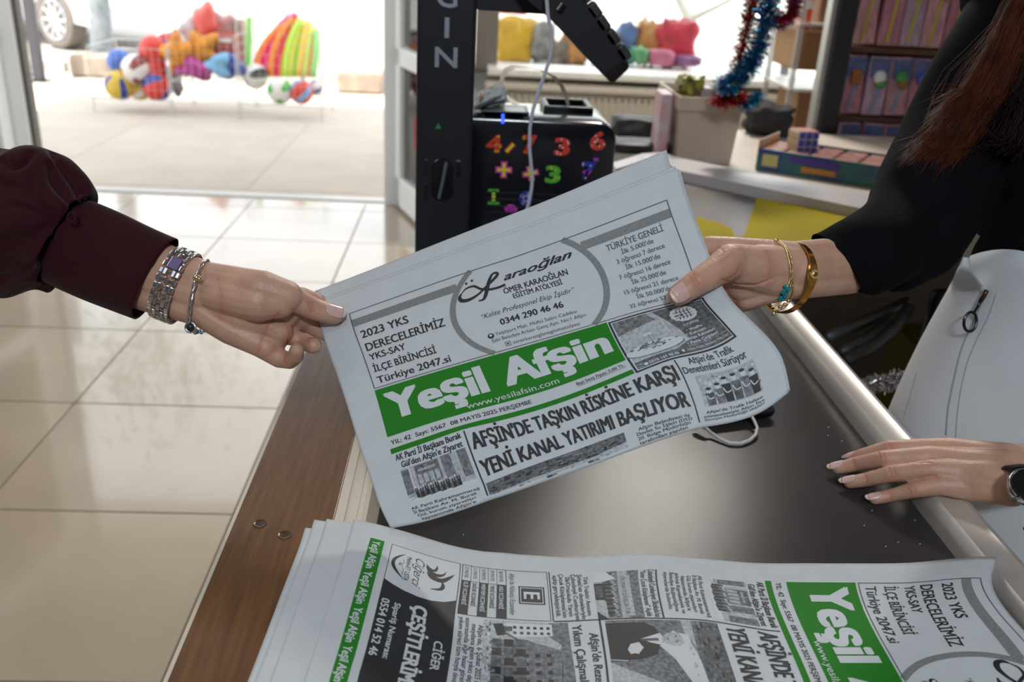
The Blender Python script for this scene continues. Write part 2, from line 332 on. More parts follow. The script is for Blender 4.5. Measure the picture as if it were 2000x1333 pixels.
ct = empty('checkout_counter', (.15, .9, 0), 'shop checkout counter with dark ribbed conveyor belt, metal rails and brown wooden edge', 'counter')
m = MB(); m.box((.155, .76, .41), (.68, 1.06, .82), mat('counter_body', (.5, .48, .45), .6), bev=.004); m.build('cabinet_body', ct)
m = MB(); m.box((-.1575, .745, .836), (.089, 1.09, .028), WOOD, bev=.0015); wp = m.build('wooden_edge', ct)
m = MB(); m.box((-.2035, .745, .834), (.003, 1.09, .03), CREAM); m.build('edge_strip', wp)
for (x, y) in ((508, 1023), (556, 1045)):
    c = pz(x, y, .8505); m = MB(); cr = lambda r, z: [c+np.array([r*math.cos(a), r*math.sin(a), z]) for a in np.linspace(0, 2*math.pi, 17)[:-1]]
    m.loft([cr(.0062, -.0004), cr(.0058, .0003), cr(.0045, -.0002), cr(.001, -.0003)], mat('dark_screw', (.10, .06, .045), .3, .6)); m.build('screw', wp)
m = MB(); pr = [(-.1125, .80), (-.1125, .8525), (-.104, .8530), (-.1035, .8500), (-.093, .8500), (-.092, .8540), (-.088, .8545), (-.084, .852), (-.077, .832), (-.076, .80)]
m.extr([(x, .20, z) for x, z in pr], (0, 1.10, 0), CREAM); m.build('left_rail', ct)
m = MB(); pr = [(.4735, .80), (.4735, .8400), (.4745, .8430), (.4770, .8500), (.4800, .8530), (.4835, .8520), (.5020, .8520), (.5060, .8535), (.5115, .8520), (.5150, .8450), (.5160, .80)]
m.extr([(x, .20, z) for x, z in pr], (0, 1.26, 0), METAL); m.build('right_rail', ct, angle=35)
m = MB(); m.box((.197, .809, .808), (.552, 1.218, .0405), BELT); m.build('conveyor_belt', ct)
# widened packing end behind the hands
TRAYM = mat('tray_metal', (.13, .11, .105), .42, .25, bump=.04, bscale=400)
rimo = [pz(1196, 318, .872), pz(1255, 300, .872), pz(1292, 297, .872), pz(1330, 309, .872), pz(1720, 384, .872), pz(1990, 440, .872)]
rimi = [pz(1203, 330, .866), pz(1262, 312, .866), pz(1292, 312, .866), pz(1325, 333, .866), pz(1700, 411, .866), pz(1960, 468, .866)]
poly = [(.42, 1.42), (.56, 1.44), (.66, 1.62), (1.30, 1.75)]+[tuple(p[:2]) for p in rimo[::-1]]+[(-.09, 2.0), (-.09, 1.42)]
m = MB(); m.prism(poly, .80, .841, TRAYM); m.build('packing_tray', ct)
m = MB(); RIMM = mat('tray_rim', (.50, .47, .49), .4, .2)
for a in range(len(rimo)-1):
    o1, o2, i1, i2 = rimo[a].copy(), rimo[a+1].copy(), rimi[a].copy(), rimi[a+1].copy()
    dn = lambda p, z: np.array([p[0], p[1], z])
    m.hexa([dn(i1, .835), dn(i2, .835), dn(o2, .835), dn(o1, .835), i1, i2, o2, o1], RIMM)
m.build('tray_rim', ct)
m = MB(); m.prism([(-.05, 1.30), (.46, 1.30), (.46, 1.60), (.42, 2.2), (-.05, 1.95)], 0, .80, mat('counter_body', (.5, .48, .45))); m.build('tray_cabinet', ct)
# crumbs on the belt
m = MB(); CRM = mat('crumb', (.7, .7, .7), .8)
for x, y in ((1617, 851), (1703, 998), (1688, 1027), (1787, 1017), (1797, 1063), (1754, 1060), (1730, 1068), (1644, 862), (1618, 835), (905, 1045), (1815, 1010)):
    c = pz(x, y, .8284); m.ell(c, (.0008, .0006, .0005), CRM, nu=6, nv=4)
tag(m.build('crumbs'), 'tiny white crumbs scattered on the dark belt', 'crumbs', kind='stuff')
# yellow folders on the tray
YF = mat('yellow_card', (.38, .30, .004), .75, spec=.15, noise=.08, nscale=6)
for pts, l in (([(1478, 386), (1452, 464), (1600, 492), (1720, 430)], 'large yellow card lying on the packing tray behind the gripping hand'), ([(1340, 418), (1352, 470), (1440, 480), (1430, 447), (1400, 434)], 'smaller yellow card peeking out beside the newspaper edge'),
        ([(1380, 466), (1400, 500), (1560, 520), (1640, 480), (1500, 458)], 'yellow sheet under the two cards, nearest the gripping hand')):
    z = .8425 if 'sheet' in l else .8445
    P = [pz(x, y, z) for x, y in pts]; m = MB(); m.extr(P, (0, 0, -.0015), YF); tag(recenter(m.build('yellow_card')), l, 'card', 'yellow cards on the packing tray')
# phone and its cable
A, B = pz(1516, 818, .829), pz(1392, 834, .829); ux = (A-B)/np.linalg.norm(A-B); uy = np.array([-ux[1], ux[0], 0]); wdt = np.linalg.norm(A-B)
ph = empty('mobile_phone', (A+B)/2+uy*.07, 'black mobile phone lying on the belt under the held newspaper', 'phone')
cc = (A+B)/2+uy*.075+np.array([0, 0, .0085]); rot = Matrix((ux, uy, (0, 0, 1))).transposed()
m = MB(); m.box(cc, (wdt, .15, .017), BLACKG, rot=rot, bev=.0075); m.build('case', ph, angle=50)
m = MB(); m.box(cc+np.array([0, 0, .0087]), (wdt-.014, .138, .0008), mat('phone_glass', (.004, .004, .005), .05), rot=rot); m.build('screen', ph)
cb = empty('charging_cable', pz(1450, 866, .829), 'white charging cable looping out of the black phone on the belt', 'cable')
CBL = mat('cable_white', (.60, .57, .58), .45)
cp = [(1467, 812, 0.8395), (1473, 822, 0.8375), (1479, 836, 0.8345), (1476, 850, 0.8325), (1464, 861, 0.8312), (1447, 867, 0.8310), (1425, 866, 0.8310), (1405, 857, 0.8315), (1388, 845, 0.8335), (1378, 836, 0.8375)]
m = MB(); m.tube([pz(*p) for p in cp], .0019, CBL, 10); m.build('cord', cb, True)
m = MB(); m.tube([pz(1452, 792, 0.8405), pz(1463, 806, 0.8405), pz(1467, 813, 0.8395)], [.0042, .0042, .0028], CBL, 10); m.build('plug', cb, True)
m = MB(); m.tube([pz(1378, 836, 0.8375), pz(1360, 822, 0.8395)], [.003, .0042], CBL, 10); m.build('plug', cb, True)
# ================================================================ TEXT ON FLAT FACES
TXC = {}
def text_bm(s, off=0., shear=0.):
    k = (s, off, shear)
    if k not in TXC:
        c = bpy.data.curves.new('t', 'FONT'); c.body = s; c.offset = off; c.shear = shear; c.resolution_u = 3
        o = bpy.data.objects.new('t', c); COL.objects.link(o); bpy.context.view_layer.update()
        me = bpy.data.meshes.new_from_object(o.evaluated_get(bpy.context.evaluated_depsgraph_get()))
        V = np.empty(len(me.vertices)*3); me.vertices.foreach_get('co', V); F = [tuple(p.vertices) for p in me.polygons]
        bpy.data.objects.remove(o); bpy.data.curves.remove(c); bpy.data.meshes.remove(me); TXC[k] = (V.reshape(-1, 3)[:, :2], F)
    return TXC[k]
CAP = .682
def flat_text(m, s, org, ex, ez, w, h, mt, off=0., th=0., shear=0.):
    V, F = text_bm(s, off, shear); x0, x1 = V[:, 0].min(), V[:, 0].max(); y0, y1 = V[:, 1].min(), V[:, 1].max()
    P = [np.array(org)+np.array(ex)*((a-x0)/(x1-x0)*w)+np.array(ez)*((b-y0)/(y1-y0)*h) for a, b in V]
    m.add(P, F, mt); return m
# ================================================================ CASH TERMINAL POST
TB = mat('terminal_black', (.012, .014, .019), .42, spec=.4)
tm = empty('cash_terminal', (-.04, 1.56, .841), 'tall black cash terminal column with silver letters, side arm and tilted keypad', 'terminal')
m = MB(); m.box((-.042, 1.545, 1.37), (.091, .09, 1.06), TB, bev=.005); col_ = m.build('column', tm)
SIL = mat('letter_silver', (.42, .44, .52), .35, .5)
def face(x, y, Y=1.4995): return py(x, y, Y)
for s, (x0, x1, y0, y1) in (('G', (852, 893, -32, 14)), ('I', (868, 877, 34, 74)), ('N', (849, 893, 91, 131))):
    o_ = face(x0, y1); w = face(x1, y1)[0]-o_[0]; h = face(x0, y0)[2]-o_[2]
    m = MB()
    if s == 'I': m.box(o_+np.array([w/2, 0, h/2]), (w, .001, h), SIL)
    else: flat_text(m, s, o_, (1, 0, 0), (0, 0, 1), w, h, SIL, .015)
    m.build('letter', col_)
o_ = face(856, 247); m = MB(); m.add([o_+np.array([-.005, 0, -.004]), o_+np.array([.005, 0, -.004]), o_+np.array([0, 0, .006])], [(0, 1, 2)], mat('led_green', (.03, .25, .08), .4)); m.build('marking', col_)
c = face(864, 352); ov = lambda rx, rz, y: [c+np.array([rx*math.cos(a), y, rz*math.sin(a)*(1 if abs(math.sin(a)) < 2 else 1)]) for a in np.linspace(0, 2*math.pi, 33)[:-1]]
def stad(rx, rz, y): return [c+np.array([rx*math.cos(a), y, rx*math.sin(a)+(rz-rx)*(1 if math.sin(a) > 0 else -1)]) for a in np.linspace(0.01, 2*math.pi+.01, 33)[:-1]]
m = MB(); m.loft([stad(.0185, .036, 0), stad(.0175, .035, -.001), stad(.016, .033, .0005), stad(.015, .032, .0008)], BLACKG); m.build('cable_slot', col_)
m = MB(); m.tube([c+np.array([.006, -.003, .03]), c+np.array([.001, -.005, .0]), c+np.array([-.005, -.003, -.03])], .0028, mat('grey_cord', (.10, .13, .14), .4), 8); m.build('slot_cord', col_)
for dx, z0 in ((-.027, .02), (-.027, -.02), (.026, .02)): m = MB(); m.box(c+np.array([dx, -.0003, z0]), (.006, .001, .026), BLACKG, bev=.0004); m.build('vent_slot', col_)
m = MB(); pa = [py(929, -60, 1.52), py(929, 17, 1.52), py(938, 20, 1.52), py(1066, 28, 1.52), py(1090, -60, 1.52)]; m.extr(pa, (0, .09, 0), TB); m.build('side_arm', tm)
wd = [(1000, -45), (1033, 2), (1075, 38), (1110, 74), (1150, 118), (1188, 157), (1195, 161), (1203, 158), (1226, 136), (1229, 129), (1222, 112), (1190, 66), (1142, 0), (1115, -38)]
m = MB(); m.extr([py(x, y, 1.47) for x, y in wd], (0, .16, 0), TB); kp = m.build('keypad_body', tm)
m = MB(); m.extr([py(x, y, 1.4695) for x, y in [(1182, 142), (1195, 159), (1203, 157), (1225, 135), (1226, 126), (1216, 118)]], (0, -.002, 0), BLACKG); m.build('end_cap', kp)
m = MB(); c = py(1096, 15, 1.4685); ex = np.array([.55, 0, .83])
m.tube([c-ex*.006, c+ex*.006], .0055, BLACKG, 12); m.tube([c-ex*.005+[0, -.003, 0], c+ex*.005+[0, -.003, 0]], .003, mat('hole_dark', (.002, .002, .003), .8), 10); m.build('lug', kp)
KEY = mat('key_black', (.03, .03, .032), .5)
for r, (kx, ky) in enumerate(((1131, -24), (1149, 6), (1165, 31), (1184, 58), (1205, 88))):
    for q in range(4):
        a = py(kx, ky, 1.485+q*.038); d = py(kx+20, ky+29, 1.485+q*.038)-a; L = np.linalg.norm(d); d /= L; nrm = np.array([-d[2], 0, d[0]])
        rot = Matrix((d, (0, 1, 0), nrm)).transposed(); m = MB(); m.box(a+d*L/2+nrm*.000, (L*.86, .03, .018), KEY, rot=rot, bev=.003); m.build('key', kp)
# ================================================================ RECEIPT PRINTER BOX WITH NUMBER STICKERS
X_0, X_1, ZT, YF_ = -.05, .254, 1.071, 1.60; YB = min(pz(1000, 199, ZT)[1], 2.1)
rp = empty('receipt_printer', ((X_0+X_1)/2, (YF_+YB)/2, .841), 'black box receipt printer covered in coloured number stickers', 'printer')
def rr(ins, z1=None, r=.034):
    P = [(X_0+ins, .842), (X_1-ins, .842)]
    for a in np.linspace(0, math.pi/2, 8): P.append((X_1-ins-r+r*math.cos(a), ZT-ins-r+r*math.sin(a)))
    for a in np.linspace(math.pi/2, math.pi, 8): P.append((X_0+ins+r+r*math.cos(a), ZT-ins-r+r*math.sin(a)))
    return P
PRB = mat('printer_gloss', (.009, .010, .016), .17, spec=.5)
m = MB(); m.loft([[np.array([x, y, z]) for x, z in rr(i)] for i, y in ((.006, YF_), (.002, YF_+.002), (0, YF_+.008), (0, YB-.01), (.006, YB))], PRB); pb = m.build('housing', rp, angle=40)
for k in range(4): m = MB(); m.box((.13, YF_-.0005, .905+k*.012), (.2, .002, .003), BLACKP); m.build('vent_ridge', pb)
m = MB(); c = py(982, 232, YF_-.0012); m.box(c, (.005, .001, .016), mat('led_blue', (.02, .06, 1.), .3, emit=3.)); m.build('status_light', pb)
def pf(x, y): return py(x, y, YF_-.0012)
SR = mat('sticker_red2', (.75, .06, .03), .4); SY = mat('sticker_yellow', (.85, .75, .03), .4); SG = mat('sticker_green', (.10, .50, .05), .4); SB = mat('sticker_blue', (.03, .05, .45), .4); SM = mat('sticker_magenta', (.75, .06, .38), .4); SW = mat('sticker_white', (.8, .8, .8), .4); SO = mat('sticker_orange', (.85, .25, .02), .4)
def sticker(s, x, y, w, h, c1, c2=None, dots=None, rot=0., off=.02):
    o = pf(x, y); k = YF_*.00061; W_, H_ = w*k, h*k; e1 = np.array([math.cos(rot), 0, math.sin(rot)]); e2 = np.array([-math.sin(rot), 0, math.cos(rot)])
    m = MB()
    if s in 'I-': m.box(o+np.array([0, -.0003 if c1 is SG else -.001, 0]), (W_, .0006, H_), c1, bev=.0002)
    elif s == '+':
        for (cc_, g, dy) in ((c1, 1., 0), (c2, .45, -.0004)):
            for (a, b_) in ((W_, H_*.38), (W_*.38, H_)):
                a2, b2 = (a*(.8 if g < 1 else 1), b_*g) if a > b_ else (a*g, b_*(.8 if g < 1 else 1))
                rt = Matrix((e1, (0, 1, 0), e2)).transposed(); m.box(o+np.array([0, dy-.0003*(a > b_), 0]), (a2, .0006, b2), cc_, rot=rt, bev=.0002)
    elif s == '/':
        rt = Matrix((e1, (0, 1, 0), e2)).transposed(); m.tube([o-e2*H_*.4, o+e2*H_*.4], W_*.28, c1, 10); m.v = [(a, o[1]+(b-o[1])*.05, c) for a, b, c in m.v]
        q = MB(); q.tube([o-e2*H_*.36, o+e2*H_*.36], W_*.13, c2, 8); m.add([(a, o[1]-.0008+(b-o[1])*.05, c) for a, b, c in q.v], q.f, c2)
    elif s == 'o':
        m.ell(o, (W_/2, .0005, H_/2), c1); m.tube([o+np.array([W_*.18*math.cos(a), -.0008, H_*.18*math.sin(a)]) for a in np.linspace(0, 6.28, 14)[:-1]], .0008, c2, 5, True)
        for a in (1., 2.6, 4.2, 5.6): m.tube([o+np.array([W_*.33*math.cos(a)+W_*.1*math.cos(b), -.0006, H_*.33*math.sin(a)+H_*.1*math.sin(b)]) for b in np.linspace(0, 6.28, 10)[:-1]], .0005, c2, 4, True)
    else:
        bl_ = o-e1*W_/2-e2*H_/2
        for dx, dz in ((0, 0), (.0012, 0), (-.0012, 0), (0, .0012), (0, -.0012), (.0009, .0009), (-.0009, -.0009)): flat_text(m, s, bl_+e1*dx+e2*dz+np.array([0, dx*.02-dz*.01, 0]), e1, e2, W_, H_, c1, off)
        if c2:
            r_ = np.random.RandomState(int(x)); V, F = text_bm(s, 0.)
            mn, mx = V.min(0), V.max(0)
            for i in range(8):
                q = (V[r_.randint(len(V))]-mn)/(mx-mn)*.86+.07; p = bl_+e1*q[0]*W_+e2*q[1]*H_
                m.ell(p+np.array([0, -.0005, 0]), (.0016, .0003, .0016), c2, nu=8, nv=4)
    return m.build('sticker', pb)
sticker('4', 965, 281, 26, 30, SR, SY); sticker('/', 996, 289, 18, 26, SR, SY, rot=-.7); sticker('7', 1034, 283, 24, 32, SR, SY); sticker('3', 1098, 287, 26, 30, SR, SW); sticker('6', 1168, 275, 26, 32, SR, SW); 
sticker('+', 984, 332, 30, 30, SM, SY); sticker('+', 1036, 339, 30, 28, SM, SY, rot=.25); sticker('3', 1080, 341, 26, 30, SG, SY); sticker('7', 1149, 334, 24, 30, SB, SW); sticker('o', 1164, 312, 12, 8, SB, SM)
sticker('I', 964, 384, 5, 24, SG); sticker('-', 964, 372, 19, 5, SG); sticker('-', 964, 397, 21, 5, SG); sticker('-', 964, 384, 7, 4, SY); sticker('-', 964, 378, 7, 2, SY); sticker('-', 964, 391, 7, 2, SY); sticker('o', 1027, 388, 26, 28, SB, SW); sticker('o', 998, 408, 24, 16, SM, SB); sticker('7', 1146, 342, 14, 14, SM)
m = MB()
c = pz(1100, 215, ZT+.004); 
for (a, b_) in (((-.04, 0), (.010, .10)), ((.04, 0), (.010, .10)), ((0, -.045), (.09, .012)), ((0, .05), (.09, .012))): m.box((c[0]+a[0]+.01, c[1]+.05+a[1], ZT+.004), (b_[0], b_[1], .012), BLACKP, bev=.002)
m.build('paper_slot', pb)
PT = mat('receipt_paper', (.75, .68, .62), .6)
m = MB(); L = [(1110, 208), (1106, 188), (1097, 168), (1082, 150), (1058, 138), (1030, 132), (1003, 130), (988, 138), (980, 152), (979, 168), (986, 184), (998, 197), (1012, 206)]
vs = []; S_ = [pz(1110, 214, ZT+.006)[1]+.01]
for i, (x, y) in enumerate(L):
    c = py(x, y, 1.72); tw = .3+.25*i; vs += [c+np.array([.004*math.sin(tw), -.013, .003*math.cos(tw)]), c+np.array([-.004*math.sin(tw), .013, -.003*math.cos(tw)])]
m.add(vs, [(2*i, 2*i+1, 2*i+3, 2*i+2) for i in range(len(L)-1)], PT); m.add([v+np.array([0, 0, .0003]) for v in vs], [(2*i, 2*i+1, 2*i+3, 2*i+2) for i in range(len(L)-1)], PT)
tag(recenter(m.build('receipt_strip', smooth=True)), 'curled strip of receipt paper looping out of the printer slot', 'receipt')
rb = empty('receipt_bundle', py(955, 205, 1.66), 'rolled bundle of receipts in a brown rubber band on the printer', 'receipts')
m = MB()
for i in range(9):
    a = py(926, 196+(i % 3)*3, 1.64+.004*i); b_ = py(974+rng.uniform(0, 16), 172+i*3.2, 1.65+.005*i); w = np.array([0, .02, .008]); up_v = np.array([0, 0, .0006])
    m.hexa([a-w-up_v, b_-w-up_v, b_+w-up_v, a+w-up_v, a-w+up_v, b_-w+up_v, b_+w+up_v, a+w+up_v], mat('receipt_grey', (.42, .47, .50), .6, noise=.5, nscale=90))
m.build('paper_slips', rb)
c = py(938, 196, 1.655); m = MB(); m.tube([c+np.array([.003*math.sin(a), .026*math.cos(a), .013*math.sin(a)]) for a in np.linspace(0, 6.28, 20)[:-1]], .003, mat('rubber_brown', (.30, .13, .04), .5), 6, True); m.build('rubber_band', rb, True)
m = MB(); m.box(pz(985, 214, ZT+.004), (.085, .07, .006), BLACKP, bev=.002); m.box(pz(985, 214, ZT+.009), (.07, .055, .003), mat('tag_black', (.04, .04, .04), .3), bev=.001)
tag(recenter(m.build('wallet')), 'flat black wallet lying on the printer beside the receipts', 'wallet')
wc = [(1069, -30), (1068, 0), (1070, 30), (1077, 62), (1078, 90), (1074, 115), (1062, 150), (1050, 185), (1041, 215), (1035, 250), (1034, 285), (1037, 320), (1040, 345), (1038, 370), (1032, 400), (1020, 440), (1010, 480), (1005, 530)]
m = MB(); P = [py(x, y, 1.42) for x, y in wc]; m.tube(P, .0028, mat('cable_lilac', (.55, .56, .66), .4), 10)
m.tube([P[-1], (P[-1][0], 1.42, .85)], .0028, mat('cable_lilac', (.5, .5, .6)), 8); tag(recenter(m.build('hanging_cable', smooth=True)), 'thin white cable hanging in front of the stickered printer', 'cable')
# ================================================================ TOYS OUTSIDE
WIRE = mat('wire_grey', (.55, .55, .55), .4, .6)
def basket(x0, x1, y0, y1, z0, z1, lab, loc):
    e = empty('wire_basket', ((x0+x1)/2, (y0+y1)/2, 0), lab, 'basket', 'wire display baskets before the shop')
    m = MB()
    for z in (z0, z1): m.tube([(x0, y0, z), (x1, y0, z), (x1, y1, z), (x0, y1, z)], .004, WIRE, 6, True)
    tag(m.build('rim_wires', e), kind='stuff')
    for x in (x0, x1):
        for y in (y0, y1): q = MB(); q.tube([(x, y, 0), (x, y, z1)], .005, WIRE, 6); q.build('leg', e)
    m = MB(); nx = int((x1-x0)/.05); ny = int((y1-y0)/.08); nz = int((z1-z0)/.08)+1
    for i in range(1, nx):
        x = x0+(x1-x0)*i/nx; m.tube([(x, y0, z1), (x, y0, z0), (x, y1, z0), (x, y1, z1)], .0012, WIRE, 4)
    for j in range(1, ny):
        y = y0+(y1-y0)*j/ny; m.tube([(x0, y, z1), (x0, y, z0), (x1, y, z0), (x1, y, z1)], .0012, WIRE, 4)
    for k in range(1, nz):
        z = z0+(z1-z0)*k/nz; m.tube([(x0, y0, z), (x1, y0, z), (x1, y1, z), (x0, y1, z)], .0012, WIRE, 4, True)
    tag(m.build('mesh_wires', e), kind='stuff'); return e
basket(-2.90, -2.32, 7.35, 7.95, .12, .50, 'low white wire basket heaped with play balls', 0)
basket(-2.30, -1.80, 7.35, 7.95, .27, .62, 'middle wire basket with stuffed toys in bags', 0)
basket(-1.78, -1.16, 7.35, 7.95, .12, .80, 'tall wire basket holding foam noodles and striped balls', 0)
def ball(px, py_, Y, r, c1, c2, lab, n=12, ax=(1, .4, .6), grp='play balls in the wire baskets'):
    c = py(px, py_, Y); bm = bmesh.new(); bmesh.ops.create_uvsphere(bm, u_segments=24, v_segments=14, radius=r)
    M = Vector(ax).to_track_quat('Z', 'Y').to_matrix(); m = MB(); m1 = m.mi(c1); m2 = m.mi(c2)
    k = 0; vs = [M@v.co+Vector(tuple(c)) for v in bm.verts]; m.v = [tuple(v) for v in vs]
    for f in bm.faces:
        cc = f.calc_center_median(); a = (math.atan2(cc.y, cc.x)/(2*math.pi)) % 1
        m.f.append([v.index for v in f.verts]); m.m.append(m2 if int(a*n) % 3 == 0 and abs(cc.z) < r*.85 else m1)
    bm.free(); o = m.build('ball', smooth=True); recenter(o); return tag(o, lab, 'ball', grp)
rd = mat('toy_red', (.62, .045, .03), .45); bl = mat('toy_blue', (.03, .05, .28), .45); ye = mat('toy_yellow', (.62, .42, .02), .45); wh = mat('toy_white', (.75, .72, .70), .4)
lb = mat('toy_light_blue', (.15, .38, .62), .5); bb = mat('toy_bright_blue', (.05, .14, .50), .4); gn = mat('toy_green', (.08, .45, .08), .5); bk = mat('toy_black', (.03, .03, .03), .5)
orn = mat('toy_orange', (.80, .30, .01), .7, noise=.4, nscale=12); mag = mat('toy_magenta', (.45, .04, .27), .7, noise=.3, nscale=14); gry = mat('toy_grey', (.28, .28, .29), .6, noise=.5, nscale=15); pk = mat('toy_pink', (.85, .12, .32), .5)
ball(233, 120, 7.65, .095, bb, bb, 'plain blue ball at the left rim of the ball basket')
ball(266, 136, 7.52, .115, wh, mat('toy_brownred', (.25, .05, .05), .5), 'white ball with dark curved marks in the ball basket', 10, (.3, 1, .2))
ball(300, 99, 7.62, .115, rd, bl, 'red ball with blue band highest in the ball basket', 6, (.1, .2, 1))
ball(324, 84, 7.78, .09, rd, wh, 'red ball half hidden at the back of the ball basket')
ball(234, 166, 7.50, .115, ye, bl, 'yellow ball with blue stripes at the bottom left of the basket', 12, (.2, -.6, 1))
ball(273, 175, 7.58, .085, ye, wh, 'plain yellow ball low between two striped balls')
ball(307, 169, 7.50, .112, rd, bl, 'red ball with blue zigzag at the bottom of the basket', 9, (1, -.3, .5))
ball(303, 134, 7.60, .10, rd, bl, 'red ball under the highest red ball', 6, (0, 1, .4))
ball(499, 149, 7.6, .10, wh, bk, 'black and white ball left in the noodle basket', 8, (.6, .8, 0))
ball(547, 178, 7.5, .10, wh, gn, 'white and green ball at the bottom of the noodle basket', 9, (0, 1, .1))
ball(588, 180, 7.5, .093, rd, lb, 'red and light blue striped ball right in the noodle basket', 12, (1, .3, 1))
ball(617, 172, 7.6, .06, wh, bl, 'small white and blue ball in the corner of the noodle basket')
def lump(px, py_, Y, rx, rz, m_, lab, name='toy_bag', cat='toy', lob=5, amp=.3, seed=0, ry=.09):
    c = py(px, py_, Y); r_ = np.random.RandomState(seed+11); bm = bmesh.new(); bmesh.ops.create_icosphere(bm, subdivisions=4, radius=1)
    K = r_.normal(0, 2.2, (6, 3)); ph = r_.uniform(0, 6, 6)
    for v in bm.verts:
        p = np.array(v.co); s = 1+amp*sum(math.sin(K[i]@p*1.6+ph[i]) for i in range(6))/6
        if lob: s *= 1+amp*.8*math.cos(lob*math.atan2(p[2], p[0])+ph[0])*(1-p[1]**2)
        v.co = Vector((p[0]*rx*s, p[1]*ry*s, p[2]*rz*s))
    m = MB(); m.bm(bm, m_, c); o = m.build(name, smooth=True); recenter(o); return tag(o, lab, cat)
lump(348, 106, 7.55, .11, .15, orn, 'orange plush star left in the middle basket', 'plush_star', seed=1)
lump(392, 97, 7.6, .12, .12, orn, 'orange plush star right in the middle basket', 'plush_star', seed=2)
lump(386, 135, 7.5, .15, .075, mag, 'magenta plush toy low in the middle basket', 'plush_toy', lob=4, seed=3)
lump(425, 127, 7.5, .10, .085, lb, 'light blue plush toy in the middle basket', 'plush_toy', lob=3, seed=4)
lump(456, 130, 7.55, .08, .085, bl, 'navy blue plush toy at the right of the middle basket', 'plush_toy', lob=3, seed=5)
lump(340, 158, 7.6, .07, .10, gry, 'grey bagged toy between the ball basket and the middle basket', lob=3, seed=6)
lump(404, 44, 7.75, .10, .14, mat('toy_coral', (.75, .13, .11), .5, noise=.2, nscale=10), 'coral red bag on top of the middle basket', 'gift_bag', lob=4, seed=7, amp=.18)
lump(437, 60, 7.8, .10, .14, mat('toy_redgrey', (.50, .05, .05), .5, col2=(.3, .3, .3), nscale=12), 'red and grey packaged toy on the middle basket', seed=8, amp=.2)
lump(380, 60, 7.85, .10, .12, mat('toy_pale', (.60, .42, .42), .5, col2=(.35, .35, .35), nscale=11), 'pale pink bagged toy behind the orange plush stars', seed=9, amp=.2)
m = MB(); c = py(441, 92, 7.7); m.box(c, (.20, .16, .22), mat('toy_brickred', (.42, .07, .05), .6), bev=.012); m.box(c+np.array([0, -.082, .06]), (.14, .004, .03), wh)
tag(recenter(m.build('toy_box')), 'brick red toy box with a white stripe on the middle basket', 'box')
m = MB(); c = py(468, 92, 7.85); m.box(c, (.10, .12, .44), mat('toy_beige', (.5, .36, .31), .7, noise=.3, nscale=10), bev=.012); tag(recenter(m.build('toy_box')), 'tall beige toy box behind the brick red box', 'box')
m = MB(); a, b_ = py(485, 130, 7.6), py(487, 33, 7.6); m.tube([a, b_], .022, mat('noodle_palegreen', (.25, .75, .15), .5), 10); tag(recenter(m.build('foam_noodle')), 'single pale green foam noodle between the two tall baskets', 'noodle')
NC = [((1.0, .25, .05), 'orange'), ((.95, .02, .20), 'hot pink'), ((.95, .10, .42), 'bright pink'), ((.95, .28, .04), 'dark orange'), ((.9, .03, .12), 'crimson pink'), ((1, .30, .10), 'coral orange'), ((.55, .85, .08), 'lime green'), ((.85, .9, .12), 'lemon yellow'), ((.3, .85, .1), 'green'), ((.9, .6, .1), 'amber'), ((.8, .95, .25), 'pale yellow'), ((1, .45, .2), 'salmon'), ((.35, .75, .25), 'leaf green')]
for i, (c, nm) in enumerate(NC):
    t = i/(len(NC)-1); m = MB()
    b0 = py(500+t*112, 150, 7.62+.02*(i % 3)); tp = py(556+t*62, 28+abs(t-.35)*45+rng.uniform(-6, 6), 7.75+.03*(i % 3)); mid = (b0+tp)/2+np.array([-.11*(1-t)+.03*t, -.05, .05])
    P = [(1-s)**2*b0+2*s*(1-s)*mid+s*s*tp for s in np.linspace(0, 1, 9)]
    m.tube(P, .026, mat('noodle_'+nm.replace(' ', '_'), c, .5), 10)
    tag(recenter(m.build('foam_noodle', smooth=True)), f'{nm} foam noodle in the fanned bundle of the tall basket', 'noodle', 'foam noodles fanned in the tall basket')
# display table outside the window, with packed toys
tb = empty('display_table', (.9, 6.25, 0), 'white display table outside the shop window carrying toys', 'table')
m = MB(); m.box((.95, 6.28, .655), (2.1, .6, .03), WHITEPL, bev=.005); m.build('table_top', tb)
for x in (-.05, 1.95):
    for y in (6.03, 6.53): m = MB(); m.box((x, y, .32), (.04, .04, .64), WIRE); m.build('leg', tb)
def bag(px, py_, w, h, col, lab, Y=6.15, name='toy_bag', cat='toy', amp=.2, seed=0, bev=.03, d=.16):
    c = py(px, py_, Y); bm = bmesh.new(); bmesh.ops.create_cube(bm, size=1); bmesh.ops.subdivide_edges(bm, edges=list(bm.edges), cuts=7, use_grid_fill=True)
    r_ = np.random.RandomState(seed+3); K = r_.normal(0, 5, (5, 3)); ph = r_.uniform(0, 6, 5)
    for v in bm.verts:
        p = np.array(v.co)*2; q = p/ (np.abs(p)**4).sum()**.25 * .5
        q = q*(1+amp*sum(math.sin(K[i]@q*2+ph[i]) for i in range(5))/3); v.co = Vector((q[0]*w, q[1]*d, q[2]*h))
    c[2] = max(c[2], .67+h/2); m = MB(); m.bm(bm, col, c); o = m.build(name, smooth=True); recenter(o); return tag(o, lab, cat)
bag(1006, 78, .25, .27, mat('bag_yellow', (.85, .48, .02), .35, noise=.25, nscale=9), 'big yellow toy bucket at the left end of the outdoor table', seed=1, name='toy_bucket', cat='bucket')
bag(1000, 38, .20, .07, rd, 'flat red pack lying on top of the yellow bucket', seed=2, Y=6.3, name='toy_pack').location.z = .945
bag(1060, 82, .15, .22, mat('bag_grey', (.42, .39, .38), .35, noise=.5, nscale=18), 'grey and white bagged toy beside the yellow bucket', seed=3)
